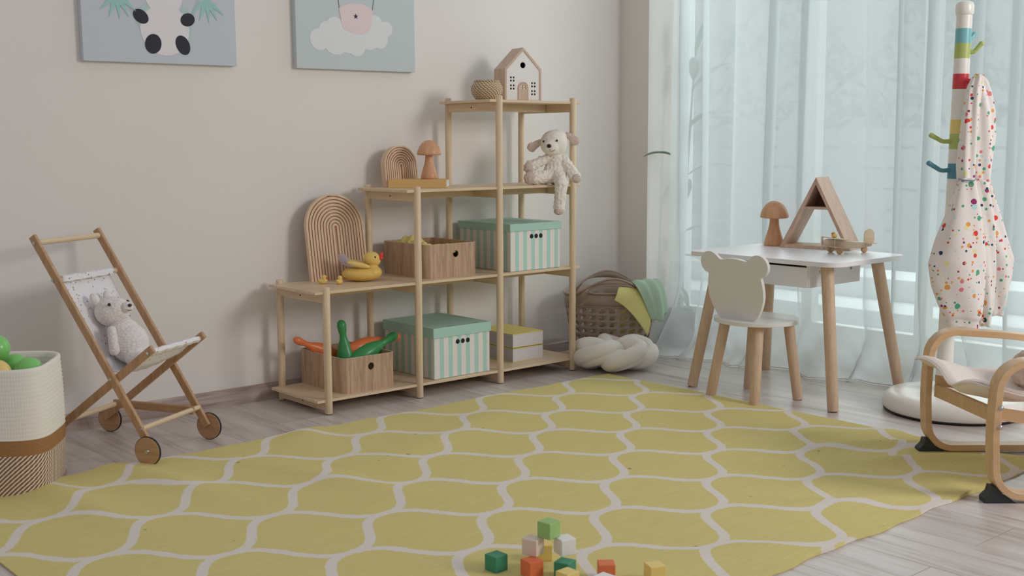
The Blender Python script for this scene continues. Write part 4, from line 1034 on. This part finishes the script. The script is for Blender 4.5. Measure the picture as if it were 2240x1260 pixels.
def slf(u, v):
    k = u * (len(sl) - 1); i = min(int(k), len(sl) - 2); f = k - i; x = sl[i][0] + (sl[i + 1][0] - sl[i][0]) * f; z = sl[i][1] + (sl[i + 1][1] - sl[i][1]) * f
    sag = sin(pi * v) * sin(pi * min(max((u - .28) / .55, 0), 1)) * .016
    return Vector((x - sag * .6, .024 + v * (WD - .048), z - sag * .8 + .001 * sin(v * 30)))
MB().grid(slf, 96, 16).obj('fabric_seat', speck, stl, smooth=180, solid=.002)

# crocheted bear
def m_crochet():
    t = NT('crochet_white'); vo = t.n('ShaderNodeTexVoronoi', Scale=1.0, Randomness=.6); t.l(t.coord((120, 120, 150)), vo.inputs['Vector'])
    t.bump(t.math('SUBTRACT', 1.0, vo.outputs['Distance']), .8, .003)
    return t.set(t.ramp(vo.outputs['Distance'], [(.3, P(222, 216, 212)), (.8, P(204, 194, 188))]), .95, .1)
cro = m_crochet()
br_ = thing('crochet_bear', 'white crocheted toy bear sitting in the doll stroller, facing right', 'plush toy', tuple(so + Matrix.Rotation(sa, 3, 'Z') @ Vector((-.158, .130, .256))), sa); br_.scale = (1.17, 1.17, 1.17)
b = MB(); b.ell((.004, 0, .050), (.046, .046, .050)).ell((.030, 0, .022), (.034, .045, .022)).ell((-.012, 0, .083), (.034, .036, .030))
b.caps((.03, -.030, .018), (.056, -.032, .020), .018, .017); b.caps((.03, .030, .018), (.056, .032, .020), .018, .017)
blob(b, 'body', cro, br_, .0028, 5)
b = MB(); b.ell((-.046, 0, .128), (.042, .041, .038)).ell((-.030, 0, .133), (.032, .034, .030)); blob(b, 'head', cro, br_, .0028, 4)
b = MB(); b.ell((.004, -.004, .141), (.013, .015, .014)); blob(b, 'snout', cro, br_, .0018, 2)
MB().ell((.016, -.010, .147), (.0045, .006, .0042)).obj('nose', eye_m, br_, smooth=180)
MB().tube([(.013, -.018, .137), (.0165, -.014, .1345), (.0185, -.008, .135)], .0009, 6).obj('mouth', black, br_)
for p in ((-.026, -.0345, .150), (-.020, .030, .150)): MB().ell(p, .0042, nu=12, nv=8).obj('eye', eye_m, br_, smooth=180)
for y in (-.026, .026):
    b = MB(); b.ell((-.074, y, .160), (.011, .013, .017), Matrix.Rotation(-.5, 3, 'Y')); blob(b, 'ear', cro, br_, .0016, 2)
    b = MB(); b.caps((-.016, y * 1.62, .088), (-.004, y * 1.95, .040), .011, .013); blob(b, 'arm', cro, br_, .0018, 2)

# ------------------------------------------------------------------ rope basket with balls
def m_rope():
    t = NT('cotton_rope'); tc = t.n('ShaderNodeTexCoord'); sp = t.n('ShaderNodeSeparateXYZ'); t.l(tc.outputs['Object'], sp.inputs[0])
    an = t.math('ARCTAN2', sp.outputs[1], sp.outputs[0])
    tilt = t.math('ADD', sp.outputs[2], t.math('MULTIPLY', t.math('SINE', t.math('ADD', an, 1.0)), .006))
    row = t.math('MULTIPLY', sp.outputs[2], 1 / .011); fr = t.math('FRACT', row)
    tw = t.math('FRACT', t.math('ADD', t.math('MULTIPLY', an, 14.0), t.math('MULTIPLY', fr, -1.0)))
    mixc = t.mix(t.math('LESS_THAN', tw, .46), P(120, 88, 60), P(206, 190, 172))
    low = t.math('LESS_THAN', tilt, .108); mid = t.math('LESS_THAN', tilt, .148)
    c = t.mix(mid, P(212, 206, 196), P(146, 104, 60)); c = t.mix(low, c, mixc)
    st = t.math('FRACT', t.math('ADD', t.math('MULTIPLY', an, 26.0), 0.0))
    h = t.math('MULTIPLY', t.math('SINE', t.math('MULTIPLY', fr, pi)), t.math('ADD', .75, t.math('MULTIPLY', t.math('SINE', t.math('MULTIPLY', st, 2 * pi)), .25)))
    t.bump(h, .22, .004); return t.set(c, .9, .1)
rb = thing('rope_basket', 'tall white and brown cotton rope basket at the left edge of the photo', 'basket', (-1.068, -0.090, 0.0), radians(-34))
prof = [(0, 0), (.138, 0), (.148, .004)]; zz = .004
while zz < .318:
    r0 = .150 - .006 * abs((zz - .17) / .17) ** 2
    prof += [(r0 - .0008, zz), (r0 + .0010, zz + .0055)]; zz += .011
prof += [(.146, .326), (.142, .329), (.136, .326), (.134, .315), (.132, .10), (.13, .02), (0, .02)]
MB().lathe(prof, 96, sup=4.2).obj('basket_wall', m_rope(), rb, smooth=70)
ball_g = m_plain('ball_green', P(108, 186, 86), .28, .5); ball_y = m_plain('ball_yellow', P(236, 200, 100), .28, .5)
def onray(px, py, dep):
    q = Vector((-2.028, -3.237, .89)) + (F + R2 * ((px - 1120) / 2553.17) - U2 * ((py - 630) / 2553.17)) * dep; return q
for px, py, dep, m_, lab in ((-10, 763, 3.04, ball_g, 'glossy green plastic ball on top of the pile in the rope basket'), (32, 804, 3.10, ball_g, 'green plastic ball in the rope basket behind the yellow ball'),
                       (64, 812, 3.04, ball_g, 'green plastic ball nearest the right corner of the rope basket'), (-8, 818, 2.96, ball_y, 'yellow plastic ball at the front rim of the rope basket')):
    o = MB().ell((0, 0, 0), .0365, nu=40, nv=24).obj('plastic_ball', m_, smooth=180, loc=onray(px, py, dep)); tag(o, lab, 'ball', 'plastic balls in the rope basket')
for k, (x, y, z) in enumerate([(-1.13, -.06, .27), (-1.02, -.05, .245), (-1.08, -.14, .235), (-1.07, .0, .22), (-1.12, -.12, .20)]): pass

# ------------------------------------------------------------------ wall canvases
def canvas(x0, x1, z0, h, bgc, label):
    t = thing('canvas_print', label, 'picture', ((x0 + x1) / 2, .36, z0), group='nursery canvas prints')
    w = (x1 - x0) / 2
    MB().box(-w, w, -.024, -.0005, 0, h).obj('canvas_panel', m_plain('canvas_blue_%d' % int(x0 * 100), bgc, .85, .1, noise=.02, nscale=200), t, smooth=0, bevel=.001)
    t.rotation_euler = (0, radians(-.35), 0)
    return t
def shape(t, pts, mat, lvl, name, holes=()):
    y = -.0242 - lvl * .0004
    MB().prism(pts, list(holes), y, y + .0003).obj(name, mat, t, smooth=0)
c1 = canvas(-.629, -.114, 1.143, .62, P(178, 184, 190), 'blue-grey canvas print of a white round animal with black paws, hung on the left wall')
pwh = m_plain('print_white', P(206, 202, 204), .85, .1); pbl = m_plain('print_black', P(56, 56, 64), .85, .1); pgr = m_plain('print_sage', P(162, 186, 182), .85, .1); pgd = m_plain('print_teal', P(140, 184, 176), .85, .1)
cx = -.3715
def rel(pts, x0=cx): return [(x - x0, z - 1.143) for x, z in pts]
def oval(cx_, cz__, a, b__, rot=0, n_=32): return [(cx_ + a * cos(t) * cos(rot) - b__ * sin(t) * sin(rot), cz__ + a * cos(t) * sin(rot) + b__ * sin(t) * cos(rot)) for t in [2 * pi * i / n_ for i in range(n_)]]
pst = m_plain('print_stem', P(160, 176, 176), .85, .1)
shape(c1, rel([(-.528, 1.40), (-.516, 1.40), (-.402, 1.185), (-.412, 1.180)]), pst, .3, 'bamboo_stem'); shape(c1, rel([(-.216, 1.40), (-.228, 1.40), (-.322, 1.185), (-.312, 1.185)]), pst, .3, 'bamboo_stem')
shape(c1, rel([(-.462, 1.30), (-.42, 1.33), (-.38, 1.19), (-.43, 1.20)]), pgr, .9, 'shade_patch'); shape(c1, rel([(-.262, 1.30), (-.30, 1.33), (-.33, 1.19), (-.28, 1.20)]), pgr, .9, 'shade_patch')
shape(c1, rel(oval(-.362, 1.248, .082, .080)), pwh, 1.6, 'belly'); shape(c1, rel(oval(-.362, 1.375, .068, .085)), pwh, 2.2, 'chest'); shape(c1, rel(oval(-.362, 1.52, .11, .095)), pwh, 2.8, 'head')
for p in ((-.441, 1.286, .027, .020, -.6), (-.284, 1.284, .025, .0205, .35), (-.404, 1.203, .027, .031, -.3), (-.304, 1.203, .023, .032, .45)): shape(c1, rel(oval(*p)), pbl, 3.6, 'paw')
for sx in (-1, 1): shape(c1, rel(oval(-.362 + sx * .085, 1.60, .034, .034)), pbl, 1.2, 'round_ear'); shape(c1, rel(oval(-.362 + sx * .042, 1.53, .022, .028, sx * .4)), pbl, 3.6, 'eye_patch')
for bx_, bz_ in ((-.515, 1.35), (-.215, 1.355)):
    for a in (-2.4, -1.95, -1.5, -1.1, -.7):
        d = Vector((cos(a), sin(a))); e = Vector((-d.y, d.x)); L = .078; q = Vector((bx_, bz_))
        shape(c1, rel([tuple(q), tuple(q + d * L * .4 + e * .008), tuple(q + d * L), tuple(q + d * L * .4 - e * .008)]), pgd, 4.4 + .9 * a, 'bamboo_leaf')
c2 = canvas(.115, .623, 1.149, .62, P(176, 186, 187), 'pale blue canvas print of a pink balloon basket over a white cloud, nearer the shelf')
cx2 = .369; r2 = lambda pts: [(x - cx2, z - 1.149) for x, z in pts]
pcl = m_plain('print_cloud', P(200, 202, 203), .85, .1); ppk = m_plain('print_pink', P(206, 188, 188), .85, .1)
for k, p in enumerate(((.222, 1.250, .040, .038), (.25, 1.285, .03, .028), (.29, 1.238, .050, .040), (.285, 1.300, .034, .03), (.345, 1.255, .07, .05), (.375, 1.226, .036, .030), (.43, 1.268, .05, .048), (.455, 1.31, .036, .036), (.475, 1.262, .036, .036), (.505, 1.298, .027, .028))):
    shape(c2, r2(oval(p[0] - .012, p[1] + .002, p[2], p[3])), pcl, 1 + k * .12, 'cloud_lobe')
bas = [(.292, 1.362), (.302, 1.372), (.34, 1.382), (.385, 1.384), (.425, 1.372), (.436, 1.36), (.428, 1.31), (.42, 1.29), (.39, 1.276), (.35, 1.278), (.31, 1.292), (.302, 1.31)]
shape(c2, r2(bas), ppk, 3, 'balloon_basket')
star = [(.362 + (.011 if i % 2 == 0 else .0045) * sin(2 * pi * i / 10), 1.338 + (.011 if i % 2 == 0 else .0045) * cos(2 * pi * i / 10)) for i in range(10)]
shape(c2, r2(star), pbl, 4, 'star')
for xa, xb in ((.292, .285), (.434, .445)): shape(c2, r2([(xa, 1.365), (xa + .0015, 1.365), (xb + .0015, 1.43), (xb, 1.43)]), pbl, 4, 'string')
shape(c2, r2(oval(.365, 1.55, .12, .13)), ppk, 3, 'balloon')

# ------------------------------------------------------------------ toy blocks
def block_mat(name, c): return m_plain(name, P(*c), .45, .35, noise=.05, nscale=60)
bm_ = dict(green=block_mat('block_dark_green', (44, 128, 94)), orange=block_mat('block_orange', (206, 100, 44)), lime=block_mat('block_light_green', (136, 176, 100)), nat=block_mat('block_natural', (204, 186, 168)), white=block_mat('block_white', (218, 216, 212)), yel=block_mat('block_yellow', (214, 186, 96)))
S_ = .0345; ZR = .0060
blocks = [('green', -.513, -1.453, 0, AZ + .75, 'dark green wooden block standing alone left of the tower'), ('orange', -.479, -1.526, 0, AZ + .60, 'orange wooden block at the bottom left of the block tower'),
          ('green', -.434, -1.577, 0, AZ + 1.05, 'dark green wooden block at the bottom right of the block tower'), ('nat', -.455, -1.503, 1, AZ + .55 - 1.57 + .5, 'natural wood block in the middle row, on the orange block'),
          ('white', -.404, -1.545, 1, AZ + .98 - .5, 'white wooden block in the middle row, on the dark green block'), ('lime', -.428, -1.522, 2, AZ + .85, 'light green wooden block on top of the block tower'),
          ('yel', -.395, -1.470, 0, AZ + .1, 'yellow wooden block peeking out behind the tower'), ('yel', -.470, -1.622, 0, AZ + .75, 'yellow wooden block lying in front of the tower'),
          ('orange', -.378, -1.640, 0, AZ + .02, 'orange wooden block right of the tower, behind a white block'), ('white', -.435, -1.690, 0, AZ + .8, 'white wooden block in front of the orange one, mostly below the photo edge'), ('yel', -.311, -1.712, 0, AZ + .32, 'yellow wooden block farthest right of the blocks')]
for c, x, y, lev, rz, lab in blocks:
    o = MB().box(-S_ / 2, S_ / 2, -S_ / 2, S_ / 2, 0, S_).obj('toy_block', bm_[c], smooth=0, bevel=.0016, seg=3, loc=(x, y, ZR + lev * (S_ + .0002))); o.rotation_euler = (0, 0, rz)
    tag(o, lab, 'toy block', 'wooden building blocks on the rug')
